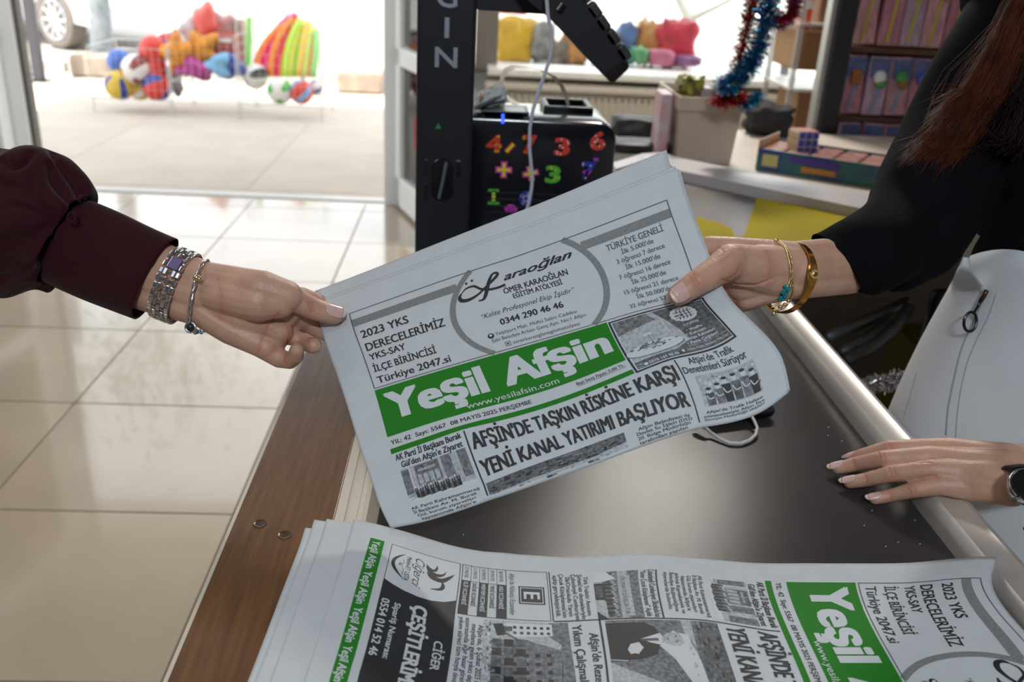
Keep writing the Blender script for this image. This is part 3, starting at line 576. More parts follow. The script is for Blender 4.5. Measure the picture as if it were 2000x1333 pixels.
bag(1092, 105, .13, .14, mat('bag_brown', (.30, .22, .18), .5, noise=.5, nscale=20), 'brown netted toy on the outdoor table', Y=6.1, seed=4)
bag(1120, 98, .17, .19, mat('bag_orange', (.75, .33, .10), .4, noise=.35, nscale=10), 'orange packed toy behind the cash terminal', seed=5)
bag(1185, 95, .18, .20, mat('bag_slate', (.30, .33, .42), .45, noise=.5, nscale=14), 'slate blue bagged toy right of the cash terminal', seed=6)
bag(1222, 85, .13, .24, mat('bag_blue', (.20, .30, .62), .4, noise=.4, nscale=14), 'blue and white packed toy', seed=7, Y=6.25)
bag(1264, 82, .16, .26, mat('bag_orange2', (.72, .32, .10), .35, noise=.2, nscale=8), 'square orange pack beside the red basket', seed=8, Y=6.25)
bag(1322, 84, .25, .27, mat('bag_red', (.78, .05, .09), .35, noise=.35, nscale=10), 'shiny red netted toy basket at the right end of the table', seed=9, name='toy_basket', cat='basket', Y=6.2)
bag(1290, 112, .17, .10, mat('ball_pink', (.80, .22, .36), .4, noise=.3, nscale=20), 'pink rounded toy in front of the red basket', Y=6.03, seed=10, name='plush_toy', amp=.05)
bag(1248, 108, .11, .10, mat('bag_green', (.18, .48, .22), .4, noise=.3, nscale=20), 'small green pack in front of the orange pack', Y=6.03, seed=11)
bag(1345, 118, .16, .06, mat('bag_purple', (.38, .16, .34), .4, noise=.3, nscale=20), 'flat purple pack at the right end of the table', Y=6.03, seed=12)
bag(1208, 112, .10, .09, bb, 'small blue pack before the slate blue bag', Y=6.03, seed=13)
# dark post and parked bicycle-like rail right outside
m = MB(); m.tube([(3.05, 9.2, 0), (3.0, 9.2, 1.6)], .045, mat('dark_post_paint', (.06, .055, .065), .5), 10); tag(recenter(m.build('bollard')), 'dark round street post seen behind the tinsel', 'post')
m = MB(); P = [(2.2, 10.2, .15+.02), (2.25, 10.2, .75), (2.0, 10.2, 1.15), (1.5, 10.2, 1.25)]; m.tube(P, .05, mat('grey_rail', (.40, .38, .35), .5, .4), 10)
m.tube([(2.2, 10.2, .7), (2.9, 10.2, 1.1)], .04, mat('grey_rail', (.4, .38, .35)), 8); tag(recenter(m.build('street_rail', smooth=True)), 'bent grey metal rail in the street beyond the window', 'rail')
# ================================================================ GOODS BEHIND THE COUNTER
tt = empty('side_table', (1.1, 2.9, 0), 'low pale display table behind the packing tray holding boxes and bins', 'table')
ro = [tuple(p[:2]) for p in rimo]
pl = [(x+.01, y+.03) for x, y in ro[3:]]
m = MB(); TT = mat('table_pale', (.55, .48, .42), .5, noise=.1, nscale=8)
m.prism([(.20, 2.50), (.50, 2.50)]+pl+[(2.0, 1.9), (2.0, 2.96), (.2, 2.96)], .80, .838, TT); m.build('table_top', tt)
m = MB(); m.box((1.1, 2.72, .4), (1.6, .4, .8), mat('table_body', (.32, .27, .24), .7)); m.build('table_base', tt)
def cube_thing():
    e = empty('puzzle_cube', py(1567, 308, 2.38), 'colour puzzle cube standing on the display box, blue face forward', 'puzzle')
    a = math.radians(9); rot = Matrix.Rotation(a, 3, 'Z'); S = .0575; c = py(1568, 276, 2.40)
    m = MB(); m.box(c, (S, S, S), mat('cube_plastic', (.60, .42, .38), .35), rot=rot, bev=.003); b_ = m.build('core', e)
    for f, mt in ((0, mat('cube_blue', (.03, .07, .38), .35)), (1, mat('cube_cream', (.80, .70, .42), .35)), (2, mat('cube_pink', (.55, .25, .22), .35))):
        for i in (-1, 0, 1):
            for j in (-1, 0, 1):
                q = S/3*.84; h = S/2+.0006; m = MB()
                p = Vector((i*S/3, -h, j*S/3)) if f == 0 else Vector((-h, i*S/3, j*S/3)) if f == 1 else Vector((i*S/3, j*S/3, h))
                d = (q, .002, q) if f == 0 else (.002, q, q) if f == 1 else (q, q, .002)
                m.box(np.array(rot@p)+c, d, mt, rot=rot, bev=.0008); m.build('square', b_)
cube_thing()
def disp_box(A, Bp, dep, hgt_, lab, nm):
    e = empty('display_box', (np.array(A)+np.array(Bp))/2, lab, 'box', 'display boxes behind the packing tray')
    A, Bp = np.array(A, float), np.array(Bp, float); ex = (Bp-A); w = np.linalg.norm(ex); ex /= w; ey = np.array([-ex[1], ex[0], 0]); rot = Matrix((ex, ey, (0, 0, 1))).transposed()
    c = (A+Bp)/2; B1 = mat('box_blue', (.03, .035, .20), .4, col2=(.02, .16, .09), nscale=14)
    m = MB(); m.box(c+np.array([0, 0, hgt_/2]), (w, .003, hgt_), B1, rot=rot, bev=.001); m.box(c+ey*dep+np.array([0, 0, hgt_/2]), (w, .003, hgt_), B1, rot=rot)
    m.box(A+ey*dep/2+np.array([0, 0, hgt_/2+.01]), (.003, dep, hgt_+.02), mat('box_side', (.45, .55, .45), .4, col2=(.6, .3, .1), nscale=25), rot=rot); m.box(Bp+ey*dep/2+np.array([0, 0, hgt_/2]), (.003, dep, hgt_), B1, rot=rot); m.box(c+ey*dep/2+np.array([0, 0, .003]), (w, dep, .004), B1, rot=rot)
    b_ = m.build('carton', e)
    m = MB(); m.box(A+ex*.035-ey*.003+np.array([0, 0, hgt_*.5]), (.04, .001, hgt_*.55), mat('label_gold', (.50, .42, .16), .4), rot=rot); m.build('front_label', b_)
    m = MB(); m.box(A+ex*w*.52-ey*.003+np.array([0, 0, hgt_*.33]), (w*.28, .001, hgt_*.25), mat('label_orange', (.55, .22, .03), .4), rot=rot); m.build('front_label', b_)
    m = MB(); m.box(A+ex*w*.48-ey*.003+np.array([0, 0, hgt_*.7]), (w*.4, .001, hgt_*.28), mat('label_purple', (.07, .03, .25), .4), rot=rot); m.build('front_label', b_)
    n = max(2, int(w/.06))
    for i in range(n):
        m = MB(); cc_ = A+ex*(w*(i+.5)/n)+ey*dep/2+np.array([0, 0, hgt_*.55]); m.box(cc_, (w/n*.9, dep*.92, hgt_*.8), mat('blister_pink', (.48, .25, .22), .25, noise=.35, nscale=40), rot=rot, bev=.005); m.build('blister_pack', e)
E1 = pz(1474, 336, .839); E2 = pz(1716, 376, .839)
disp_box(E1+np.array([.012, .035, 0]), E2+np.array([.012, .035, 0]), .17, .056, 'blue and green open display box of puzzle packs behind the tray rim', 0)
d_ = (E2-E1)/np.linalg.norm(E2-E1); disp_box(E2+d_*.006+np.array([.012, .035, 0]), E2+d_*.24+np.array([.012, .035, 0]), .15, .054, 'second blue display box, partly behind the black sleeve', 1)
# white bin with goods
bn = empty('storage_bin', py(1375, 303, 2.42), 'translucent white plastic bin on the side table, sweets and tinsel over it', 'bin')
BINM = mat('bin_plastic', (.60, .49, .41), .35, noise=.06, nscale=8, alpha=.93); c0 = py(1323, 303, 2.42); c1 = py(1428, 303, 2.42); cx = (c0[0]+c1[0])/2
zb, zt = .84, py(1380, 190, 2.42)[2]; hw = (c1[0]-c0[0])/2
def rect(hx, y0, y1, z): return [np.array([cx-hx, y0, z]), np.array([cx+hx, y0, z]), np.array([cx+hx, y1, z]), np.array([cx-hx, y1, z])]
m = MB(); m.loft([rect(hw, 2.42, 2.66, zb), rect(hw*1.12, 2.41, 2.68, zt-.035), rect(hw*1.22, 2.40, 2.69, zt-.033), rect(hw*1.22, 2.40, 2.69, zt), rect(hw*1.14, 2.41, 2.68, zt), rect(hw*1.05, 2.42, 2.67, zt-.04), rect(hw*.95, 2.43, 2.65, zb+.004)], BINM); m.build('tub', bn)
m = MB(); m.box((cx-.01, 2.54, zb+.06), (hw*1.7, .2, .10), mat('bin_filling', (.22, .14, .11), .8, noise=.4, nscale=25), bev=.01); m.build('contents', bn)
tag(bag(1347, 173, .07, .05, mat('wrapper_yellow', (.42, .40, .02), .35, col2=(.04, .04, .03), nscale=45), '', Y=2.50, amp=.2, seed=21, name='snack_wrapper', d=.06), 'yellow and black wrapper sticking out of the white bin', 'wrapper')
tag(bag(1385, 182, .08, .03, mat('wrapper_grey', (.38, .36, .36), .4, noise=.3, nscale=25), '', Y=2.5, amp=.2, seed=22, name='snack_wrapper', d=.06), 'grey wrapper in the white bin beside the yellow one', 'wrapper')
for o in bpy.data.objects:
    if o.name.startswith('snack_wrapper'): o.location.z = zt-.012
m = MB(); c = py(1291, 240, 2.5); m.box(c, (.03, .09, .17), mat('pack_pinkwhite', (.62, .52, .54), .4, col2=(.6, .2, .25), nscale=16), bev=.004); o = recenter(m.build('upright_pack')); o.location.z = .839; tag(o, 'pink and white upright pack leaning left of the white bin', 'packet')
bgo = bag(1240, 256, .14, .060, mat('bag_black', (.010, .010, .012), .5, bump=.3, bscale=60), 'black pouch with a white label on the side table behind the printer', Y=2.75, name='black_pouch', cat='pouch', amp=.08, seed=23, d=.1); bgo.location.z = .839
m = MB(); m.box((bgo.location.x+.0, bgo.location.y-.060, .868), (.075, .006, .030), mat('label_pale', (.55, .50, .52), .5, noise=.3, nscale=60), bev=.001); m.build('white_label', bgo)
o = bag(1255, 292, .20, .03, mat('bag_black2', (.018, .018, .02), .45), 'flat black case lying in front of the black pouch', Y=2.55, name='flat_case', cat='case', amp=.05, seed=24, d=.12); o.location.z = .839
# clear bag with dark contents, black item
cbg = bag(1500, 235, .13, .095, mat('dark_fabric', (.018, .016, .018), .8), 'dark bag in clear plastic wrap hanging right of the white bin', Y=2.9, name='dark_bag', cat='bag', amp=.2, seed=25, d=.1)
cbg.location.z = py(1500, 268, 2.9)[2]
m = MB(); CLP = arch_glass('clear_film', (.88, .86, .84), .12, .10)
bm_ = bmesh.new(); bmesh.ops.create_icosphere(bm_, subdivisions=3, radius=1)
for v in bm_.verts: v.co = Vector((v.co.x*.13*(1+.1*math.sin(9*v.co.z)), v.co.y*.08, v.co.z*.11*(1+.1*math.sin(7*v.co.x))))
m.bm(bm_, CLP, py(1515, 225, 2.9)); m.build('clear_wrap', cbg)
# cardboard boxes and acrylic shelves
CARD = mat('cardboard', (.46, .27, .13), .8, noise=.12, nscale=6); sh = empty('acrylic_shelf', (1.35, 3.6, .6), 'clear acrylic shelf stand with cardboard boxes on it', 'shelf')
for (a, b_) in (((1500, 100), (1640, 50)), ((1530, 138), (1620, 178))):
    z = py(1600, b_[1], 3.45)[2]; m = MB(); m.box((1.40, 3.62, z), (.46, .34, .012), mat('acrylic', (.62, .60, .58), .15, alpha=.6), bev=.002); m.build('shelf_board', sh)
for x in (1.18, 1.62):
    for y in (3.47, 3.77): m = MB(); m.box((x, y, .65), (.018, .018, 1.3), mat('acrylic', (.6, .6, .6))); m.build('upright', sh)
def cardb(x0, x1, y0_, y1_, Y, l, d=.25):
    a, b_ = py(x0, y1_, Y), py(x1, y0_, Y); m = MB(); m.box(((a[0]+b_[0])/2, Y+d/2, (a[2]+b_[2])/2), (b_[0]-a[0], d, b_[2]-a[2]), CARD, bev=.006); e = m.build('cardboard_box')
    q = MB(); q.box(((a[0]+b_[0])/2, Y+d/2, b_[2]+.001), (b_[0]-a[0], .05, .002), mat('packing_tape', (.55, .42, .28), .25)); recenter(e); bpy.context.view_layer.update(); q.build('tape', e); tag(e, l, 'box', 'cardboard boxes on the acrylic shelf')
cardb(1546, 1626, 62, 136, 3.5, 'upper cardboard box on the acrylic shelf beside the tinsel'); cardb(1540, 1618, 182, 300, 3.5, 'lower cardboard box under the acrylic shelf board')
m = MB(); c = py(1571, 25, 3.55); m.box(c, (.05, .05, .15), mat('can_red', (.65, .08, .05), .35), bev=.012); m.box(c+np.array([0, -.026, .03]), (.045, .003, .03), wh); tag(recenter(m.build('red_carton')), 'red and white carton above the upper cardboard box', 'carton')
m = MB(); c = py(1611, 18, 3.6); m.box(c, (.07, .1, .14), mat('box_brown', (.25, .12, .06), .6), bev=.01); tag(recenter(m.build('brown_package')), 'dark brown package beside the red and white carton', 'package')
# pegboard unit with blister cards
BR = mat('dark_wood', (.10, .045, .025), .5, noise=.3, nscale=5, stretch=(2, 2, 20)); pu = empty('display_stand', (1.9, 3.05, 0), 'dark display panel with black post, hung with pink toy packs', 'display')
m = MB(); m.box((1.160, 3.02, 1.2), (.062, .06, 2.4), mat('post_black', (.015, .015, .017), .4), bev=.004); m.build('post', pu)
m = MB(); m.box((1.120, 3.03, 1.2), (.018, .05, 2.4), mat('post_alu', (.45, .44, .43), .35, .6), bev=.003); m.build('edge_profile', pu)
m = MB(); m.box((1.95, 3.16, 1.3), (1.54, .03, 1.7), BR); m.build('back_board', pu)
zr = [py(1700, 88, 3.0)[2], py(1700, 226, 3.0)[2]]
for z in (zr[0]-.018, zr[1]-.018): m = MB(); m.box((1.95, 3.10, z), (1.54, .12, .018), BR); m.build('shelf_rail', pu)
PKM = [mat('pack_pink', (.60, .30, .34), .3, noise=.45, nscale=28, stretch=(6, 1, 1)), mat('pack_rose', (.52, .22, .28), .3, noise=.5, nscale=32, stretch=(7, 1, 1)), mat('pack_lilac', (.48, .32, .42), .3, noise=.4, nscale=30, stretch=(6, 1, 1))]
HB = mat('pack_header', (.10, .13, .28), .4, noise=.4, nscale=30); orc = [(.60, .35, .02), (.05, .25, .06), (.65, .05, .03), (.25, .10, .02), (.05, .10, .45), (.62, .60, .60)]
ON = ['gold', 'green', 'red', 'brown', 'blue', 'white']
n_ = 0; ORD = ['first', 'second', 'third', 'fourth', 'fifth', 'sixth', 'seventh', 'eighth', 'ninth']
for row, (zb_, zt_) in enumerate(((zr[0], zr[0]+.24), (zr[1], zr[0]-.035), (.60, zr[1]-.03))):
    for k in range(9 if row < 2 else 7):
        x = 1.235+k*.074+rng.uniform(-.006, .006)+(.02 if row == 2 else 0); ci = (k*2+row*3+(k > 2)) % 6; yb_ = 3.03+rng.uniform(-.01, .01)
        rowname = ['top', 'middle', 'lowest'][row]
        e = empty('toy_pack', (x, yb_, zb_), f'{ORD[k]} pink blister pack from the black post, {rowname} row, {ON[ci]} toy', 'packet', 'pink blister packs on the display panel')
        h = zt_-zb_; rot = Matrix.Rotation(rng.uniform(-.05, .05), 3, 'Y'); m = MB(); m.box((x, yb_, zb_+h/2), (.066, .022, h), PKM[(k+row) % 3], rot=rot, bev=.003); m.build('card', e)
        m = MB(); m.box((x, yb_-.013, zt_-.035), (.062, .003, .06), HB, rot=rot); m.build('header', e)
        m = MB(); oc = mat('ornament_'+ON[ci], orc[ci], .2, coat=.5)
        if ci in (3,): m.box((x, yb_-.022, zt_-.065), (.032, .02, .045), oc, bev=.004)
        else:
            m.ell((x, yb_-.022, zt_-.062), (.021, .016, .022), oc); m.ell((x+.006, yb_-.024, zt_-.082), (.018, .014, .014), mat('ornament_'+ON[(ci+2) % 6], orc[(ci+2) % 6], .2))
        m.build('toy_head', e)
        m = MB(); sc = mat('stick_yellow', (.45, .36, .03), .4) if row == 0 else mat('stick_blue', (.16, .25, .38), .4); m.tube([(x+.004, yb_-.018, zt_-.08), (x-.008, yb_-.018, zb_+.01)], .0045, sc, 6); m.build('stick', e); n_ += 1
# tinsel garlands
def tinsel(name, path, rad, n, mt, lab, size=.012):
    m = MB(); P = [np.array(p, float) for p in path]; L = len(P)-1
    for i in range(n):
        t = rng.uniform(0, L); k = min(int(t), L-1); c = P[k]+(P[k+1]-P[k])*(t-k); d = rng.normal(0, 1, 3); d /= np.linalg.norm(d); q = np.cross(d, rng.normal(0, 1, 3)); q /= np.linalg.norm(q)
        r = rad*rng.uniform(.3, 1.); mm = mt[rng.randint(len(mt))]; s = size*rng.uniform(.6, 1.2); a = c+d*r*.35
        m.add([a, a+d*s*1.6+q*.0012, a+d*s*1.7-q*.0012, a-q*.0016], [(0, 1, 2, 3)], mm)
    m.tube(P, rad*.18, mt[0], 6); return tag(m.build(name), lab, 'tinsel', kind='stuff')
FR = mat('foil_red', (.50, .02, .04), .2, .9); FB = mat('foil_blue', (.06, .08, .36), .2, .9); FT = mat('foil_teal', (.02, .30, .50), .18, .9); FS = mat('foil_silver', (.85, .85, .88), .12, 1.); FG = mat('foil_green', (.03, .3, .08), .2, .9)
Yt = 2.3
tinsel('tinsel_garland', [py(x, y, Yt) for x, y in ((1478, -60), (1472, 0), (1462, 40), (1450, 90), (1440, 140), (1428, 180), (1412, 192))], .022, 1700, [FR, FR, FR, FG], 'red tinsel garland hanging down into the white bin', .012)
tinsel('tinsel_garland', [py(x, y, Yt-.02) for x, y in ((1508, -60), (1505, 0), (1492, 45), (1482, 95), (1462, 135), (1436, 160), (1408, 168))], .030, 2800, [FB, FT, FT, FT, FS], 'blue and teal tinsel garland hanging beside the red one', .013)
tinsel('tinsel_garland', [py(x, y, Yt+.02) for x, y in ((1485, 10), (1505, 40), (1530, 40), (1550, 22), (1552, -10), (1540, -40))], .024, 1300, [FR, FR, FB], 'red and blue tinsel loop at the top right of the garlands', .012)
tinsel('tinsel_garland', [py(x, y, Yt) for x, y in ((1395, 192), (1415, 200), (1440, 196), (1455, 188))], .016, 500, [FR], 'short red tinsel end lying on the bin rim', .010)
tinsel('tinsel_garland', [py(x, y, Yt) for x, y in ((1451, 205), (1470, 196), (1484, 188))], .014, 350, [FT], 'short teal tinsel end right of the bin', .009)
# chair, yellow crate and silver tinsel behind the seller
ch = empty('office_chair', (1.08, 1.5, 0), 'black office chair with curved grey armrest behind the counter', 'chair')
m = MB(); m.box((1.08, 1.42, .46), (.44, .40, .06), BLACKP, bev=.03); m.build('seat', ch); m = MB(); m.box((1.12, 1.66, .62), (.42, .05, .30), BLACKP, bev=.02); m.build('backrest', ch)
CHG = mat('chair_grey', (.10, .10, .105), .35, .4); 
for p in ([(1612, 660, 1.55), (1660, 640, 1.6), (1720, 615, 1.65), (1770, 590, 1.7)], [(1650, 705, 1.5), (1700, 680, 1.55), (1745, 645, 1.6), (1775, 600, 1.65)], [(1640, 690, 1.52), (1690, 665, 1.57), (1735, 630, 1.62)]): m = MB(); m.tube([py(*q) for q in p], [.012]*len(p), CHG, 10); m.build('armrest', ch, True)
m = MB(); m.tube([(1.08, 1.45, .05), (1.08, 1.45, .44)], .03, CHG, 12); m.build('gas_lift', ch)
for k in range(5):
    a = k*1.2566; m = MB(); m.tube([(1.08, 1.45, .08), (1.08+.24*math.cos(a), 1.45+.24*math.sin(a), .05)], [.025, .015], CHG, 8); l_ = m.build('leg', ch); m = MB(); m.ell((1.08+.24*math.cos(a), 1.45+.24*math.sin(a), .026), (.026, .026, .026), BLACKP); m.build('caster', l_)
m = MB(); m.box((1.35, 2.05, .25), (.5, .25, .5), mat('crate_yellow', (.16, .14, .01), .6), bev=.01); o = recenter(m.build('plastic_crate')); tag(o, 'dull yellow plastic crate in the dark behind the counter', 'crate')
tinsel('tinsel_garland', [py(1695, 753, 1.30), py(1725, 748, 1.31), py(1755, 742, 1.31), py(1790, 735, 1.32)], .02, 900, [FS], 'silver tinsel glinting in the dark between counter and seller', .007)
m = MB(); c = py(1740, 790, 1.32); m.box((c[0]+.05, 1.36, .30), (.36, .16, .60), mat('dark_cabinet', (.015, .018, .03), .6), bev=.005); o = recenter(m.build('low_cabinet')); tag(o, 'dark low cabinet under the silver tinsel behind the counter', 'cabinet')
# ================================================================ THE NEWSPAPER'S FRONT PAGE (page millimetres: u across, v down)
def smooth(L, n):
    L = np.array(L, float); k = len(L); o = []
    for x in np.linspace(0, k-1, n):
        i = min(int(x), k-2); f = x-i; p0, p1, p2, p3 = L[max(i-1, 0)], L[i], L[i+1], L[min(i+2, k-1)]; o.append(.5*((2*p1)+(-p0+p2)*f+(2*p0-5*p1+4*p2-p3)*f*f+(-p0+3*p1-3*p2+p3)*f**3))
    return np.array(o)
class Print:
    def __init__(s): s.d = {}
    def add(s, V, F, mt, lv, box):
        s.d.setdefault(mt.name, []).append((np.array(V, float), F, lv, box))
    def poly(s, pts, mt, lv=0):
        p = np.array(pts, float); s.add(p, [tuple(range(len(p)))], mt, lv, (p[:, 0].min(), p[:, 0].max(), p[:, 1].min(), p[:, 1].max()))
    def rect(s, u0, u1, v0, v1, mt, lv=0):
        nu = max(1, int(math.ceil((u1-u0)/3.5))); nv = max(1, int(math.ceil((v1-v0)/3.5)))
        V = [(u0+(u1-u0)*i/nu, v0+(v1-v0)*j/nv) for j in range(nv+1) for i in range(nu+1)]
        F = [(j*(nu+1)+i, j*(nu+1)+i+1, (j+1)*(nu+1)+i+1, (j+1)*(nu+1)+i) for j in range(nv) for i in range(nu)]
        s.add(V, F, mt, lv, (u0, u1, v0, v1))
    def frame(s, u0, u1, v0, v1, t, mt, lv=1):
        s.rect(u0, u1, v0, v0+t, mt, lv); s.rect(u0, u1, v1-t, v1, mt, lv); s.rect(u0, u0+t, v0+t, v1-t, mt, lv); s.rect(u1-t, u1, v0+t, v1-t, mt, lv)
    def ell(s, u, v, ru, rv, mt, lv=0, n=24): s.poly([(u+ru*math.cos(a), v+rv*math.sin(a)) for a in np.linspace(0, 2*math.pi, n+1)[:-1]], mt, lv)
    def strip(s, P, w, mt, lv=1):
        P = np.array(P, float); w = np.array(w if hasattr(w, '__len__') else [w]*len(P), float)
        if 2 < len(P) < 20: Q = smooth(np.c_[P, w], 40); P, w = Q[:, :2], np.maximum(Q[:, 2], .1)
        T = np.gradient(P, axis=0); T /= np.linalg.norm(T, axis=1)[:, None]+1e-9; N = np.c_[-T[:, 1], T[:, 0]]; w = w[:, None]/2
        V = np.r_[P+N*w, P-N*w]; n = len(P); s.add(V, [(i, i+1, n+i+1, n+i) for i in range(n-1)], mt, lv, (V[:, 0].min(), V[:, 0].max(), V[:, 1].min(), V[:, 1].max()))
    def text(s, t, u0, vb, w, cap, mt, bold=0, lv=2, shear=0., off=.008, rise=0., bx=None, by=None):
        V, F = text_bm(t, 0., shear); x0, x1 = V[:, 0].min(), V[:, 0].max()
        if bx is None: bx = cap*(.045 if bold == 2 else .036 if bold else .026 if off >= .018 else 0.)
        if by is None: by = bx*.5
        w2 = w-2*bx; cp = cap-2*by; k = w2/(x1-x0); sx, sy = .075*k, .07*cp/CAP
        nx = 1 if bx == 0 else max(2, int(math.ceil(2*bx/sx))+1); ny = 1 if bx == 0 else max(2, int(math.ceil(2*by/sy))+1); q = 0
        for dx in (np.linspace(-bx, bx, nx) if nx > 1 else [0.]):
            for dy in (np.linspace(-by, by, ny) if ny > 1 else [0.]):
                Q = np.c_[u0+bx+(V[:, 0]-x0)*k+dx, vb-by-V[:, 1]*cp/CAP-(V[:, 0]-x0)*k*rise+dy]; s.add(Q, F, mt, lv+q*.07, (u0, u0+w, vb-cap, vb)); q += 1
    def build(s, fn, parent, keep, names):
        for mn, L in s.d.items():
            bm = bmesh.new(); lay = bm.verts.layers.float.new('lv')
            for V, F, lv, box in L:
                if not keep(*box): continue
                vs = [bm.verts.new((x, y, 0)) for x, y in V]
                for q in vs: q[lay] = lv
                for f in F:
                    try: bm.faces.new([vs[i] for i in f])
                    except Exception: pass
            if not bm.verts: bm.free(); continue
            big = [f for f in bm.faces if len(f.verts) > 4]
            if big: bmesh.ops.triangulate(bm, faces=big)
            for _ in range(7):
                es = [e for e in bm.edges if e.calc_length() > 5]
                if not es: break
                bmesh.ops.subdivide_edges(bm, edges=es, cuts=1); q = [f for f in bm.faces if len(f.verts) > 4]
                if q: bmesh.ops.triangulate(bm, faces=q)
            bm.verts.ensure_lookup_table(); bm.verts.index_update()
            uv = np.array([v.co[:2] for v in bm.verts]); h = np.array([v[lay] for v in bm.verts])*.00007+.00024
            P = fn(uv, h); nm = names.get(mn, 'print'); me = bpy.data.meshes.new(nm)
            me.from_pydata([tuple(p) for p in P], [], [[v.index for v in f.verts] for f in bm.faces]); me.materials.append(bpy.data.materials[mn]); bm.free()
            o = bpy.data.objects.new(nm, me); COL.objects.link(o); o['kind'] = 'stuff'; o.parent = parent; o.matrix_parent_inverse = parent.matrix_world.inverted()
NAMES = {'black_ink': 'black_print', 'grey_ink': 'grey_print', 'grey_screen': 'grey_bands', 'green_ink': 'green_print', 'white_print': 'white_lettering', 'halftone_light': 'photo_highlights', 'halftone_mid': 'photo_midtones', 'halftone_dark': 'photo_shadows'}
p = Print(); T = p.text
# advert frame at the top
p.frame(28, 343, 32, 144, 1.1, INKG, 1)
cu, cv, ro_, ri_ = 192, 88, 76, 70
for sgn in (1, -1):
    a0 = math.asin(56/76.); A = np.linspace(-a0, a0, 40); p.strip([(cu+sgn*73*math.cos(a), cv+73*math.sin(a)) for a in np.linspace(-.87, .87, 40)], 6, G2 if False else RNG_, .4)
p.rect(28.8, cu-63, 42, 52, RNG_, .2); p.rect(cu+63, 342.2, 42, 52, RNG_, .2)
for t, u, v, w, c in (('2023 YKS', 33, 71, 45, 10.5), ('DERECELERİMİZ', 33, 90.5, 77, 11), ('YKS-SAY', 33, 104.5, 35, 9), ('İLÇE BİRİNCİSİ', 33, 122, 61, 9.5), ('Türkiye 2047.si', 33, 138.5, 71, 9.5)): T(t, u, v, w, c, INK, 0, off=.022)
T('TÜRKİYE GENELİ', 276, 63, 55, 7.2, INKG, 0, off=.02)
for t, u, v, w in (('İlk 5.000\'de', 288, 71.5, 31), ('3 öğrenci 7 derece', 281, 80.5, 46), ('İlk 15.000\'de', 287, 89.5, 33), ('7 öğrenci 16 derece', 278, 98.7, 49), ('İlk 25.000\'de', 287, 108, 33), ('15 öğrenci 21 derece', 277, 117.7, 52), ('İlk 50.000\'de', 286, 127, 34), ('32 öğrenci 57 derece', 276, 137, 55)): T(t, u, v, w, 5.3, INKG, 0, off=.02)
p.strip([(133, 56), (130, 60), (131, 65), (138, 67), (148, 64), (157, 58), (166, 52), (172, 47), (171, 44), (166, 45), (161, 54), (156, 66), (152, 72), (147, 72)], [1, 3.4, 4.6, 4, 2.6, 2.6, 3, 3.4, 2.8, 2.6, 4, 4, 3, 1.5], INK)
p.strip([(133, 56), (138, 52), (146, 52), (152, 58), (160, 62), (170, 63), (177, 62)], [1, 1.8, 2.6, 2.8, 3, 3, 3], INK); p.ell(139, 46, 1.3, 1.5, INK, 1); p.ell(145, 44.5, 1.3, 1.5, INK, 1)
T('araoğlan', 177, 57, 68, 9.5, INK, 2, shear=.45, rise=.02)
T('ÖMER KARAOĞLAN', 173, 73.7, 63, 7.3, INK, 0, off=.03); T('EĞİTİM ATÖLYESİ', 180, 83, 48, 6.4, INK, 0, off=.03)
T('“Kalite Profesyonel Ekip İşidir”', 145, 96.5, 91, 6, INK, 0, shear=.35, off=.012); T('0344 290 46 46', 160, 111, 61, 7.8, INK, 1)
T('Yeşilyurt Mah. Müftü Salim Caddesi', 152, 122.5, 78, 4.4, INK, off=.014); T('Eski Belediye Arkası Genç Apt. No:1 Afşin', 147, 130, 89, 4.4, INK, off=.014); T('ömerkaraoglanegitimatolyesi', 165, 139, 63, 4.4, INK, off=.014)
p.ell(147.5, 121, 3.2, 3.4, INK, 1); p.ell(147.5, 120.3, 1.5, 1.6, WHITEP, 2); p.frame(157.5, 163, 133.5, 139.5, .7, INKG, 1); p.ell(160.2, 136.5, 1.4, 1.5, INKG, 1)
# masthead
p.rect(28, 250, 146, 206, GREEN, .3)
T('Yeşil', 34, 189, 93, 35, WHITEP, lv=2, bx=2.1, by=1.1); T('Afşin', 143, 189, 102, 35, WHITEP, lv=2, bx=2.1, by=1.1)
T('www.yesilafsin.com', 101, 202.5, 88, 6.6, WHITEP, 0, lv=3.4, off=.01)
T('YIL: 42  Sayı: 5567  08 MAYIS 2025 PERŞEMBE', 30, 215.5, 127, 4.6, INK, 0, off=.035); T('Bayi Satış Fiyatı: 5.00 TL.', 202, 212.5, 45, 3.5, INK, 0, off=.02); p.rect(202, 247, 213.4, 213.8, INK, 1)
p.rect(28, 250, 219, 224.3, GREEN, .3)
# waffle advert
p.frame(251, 343, 147, 225, 1.8, INK, 1); p.rect(254, 340.5, 150, 222, G3, .2)
p.poly([(254, 150), (292, 150), (300, 168), (305, 190), (306, 207), (290, 214), (254, 214)], G1, .6); p.poly([(254, 150), (286, 150), (292, 163), (254, 172)], G2, .9)
p.ell(277, 203, 25, 8.5, WHITEP, 1.4, 30); p.strip([(277+25*math.cos(a), 203+8.5*math.sin(a)) for a in np.linspace(.1, 3.0, 14)], 1.3, G2, 1.7)
r_ = np.random.RandomState(3)
for i in range(46):
    a, b = r_.normal(276, 8), r_.normal(199, 2.6); p.ell(a, b, r_.uniform(.8, 2.4), r_.uniform(.5, 1.3), (G3, G2, G2)[i % 3], 2+.02*i, 7)
p.rect(274, 281, 180, 183.5, WHITEP, 1.5); p.rect(277, 277.7, 183, 198, G2, 1.5)
p.poly([(318+(12+1.1*(k % 2))*math.cos(k*math.pi/14), 166+(13+1.1*(k % 2))*math.sin(k*math.pi/14)) for k in range(28)], WHITEP, 1.5)
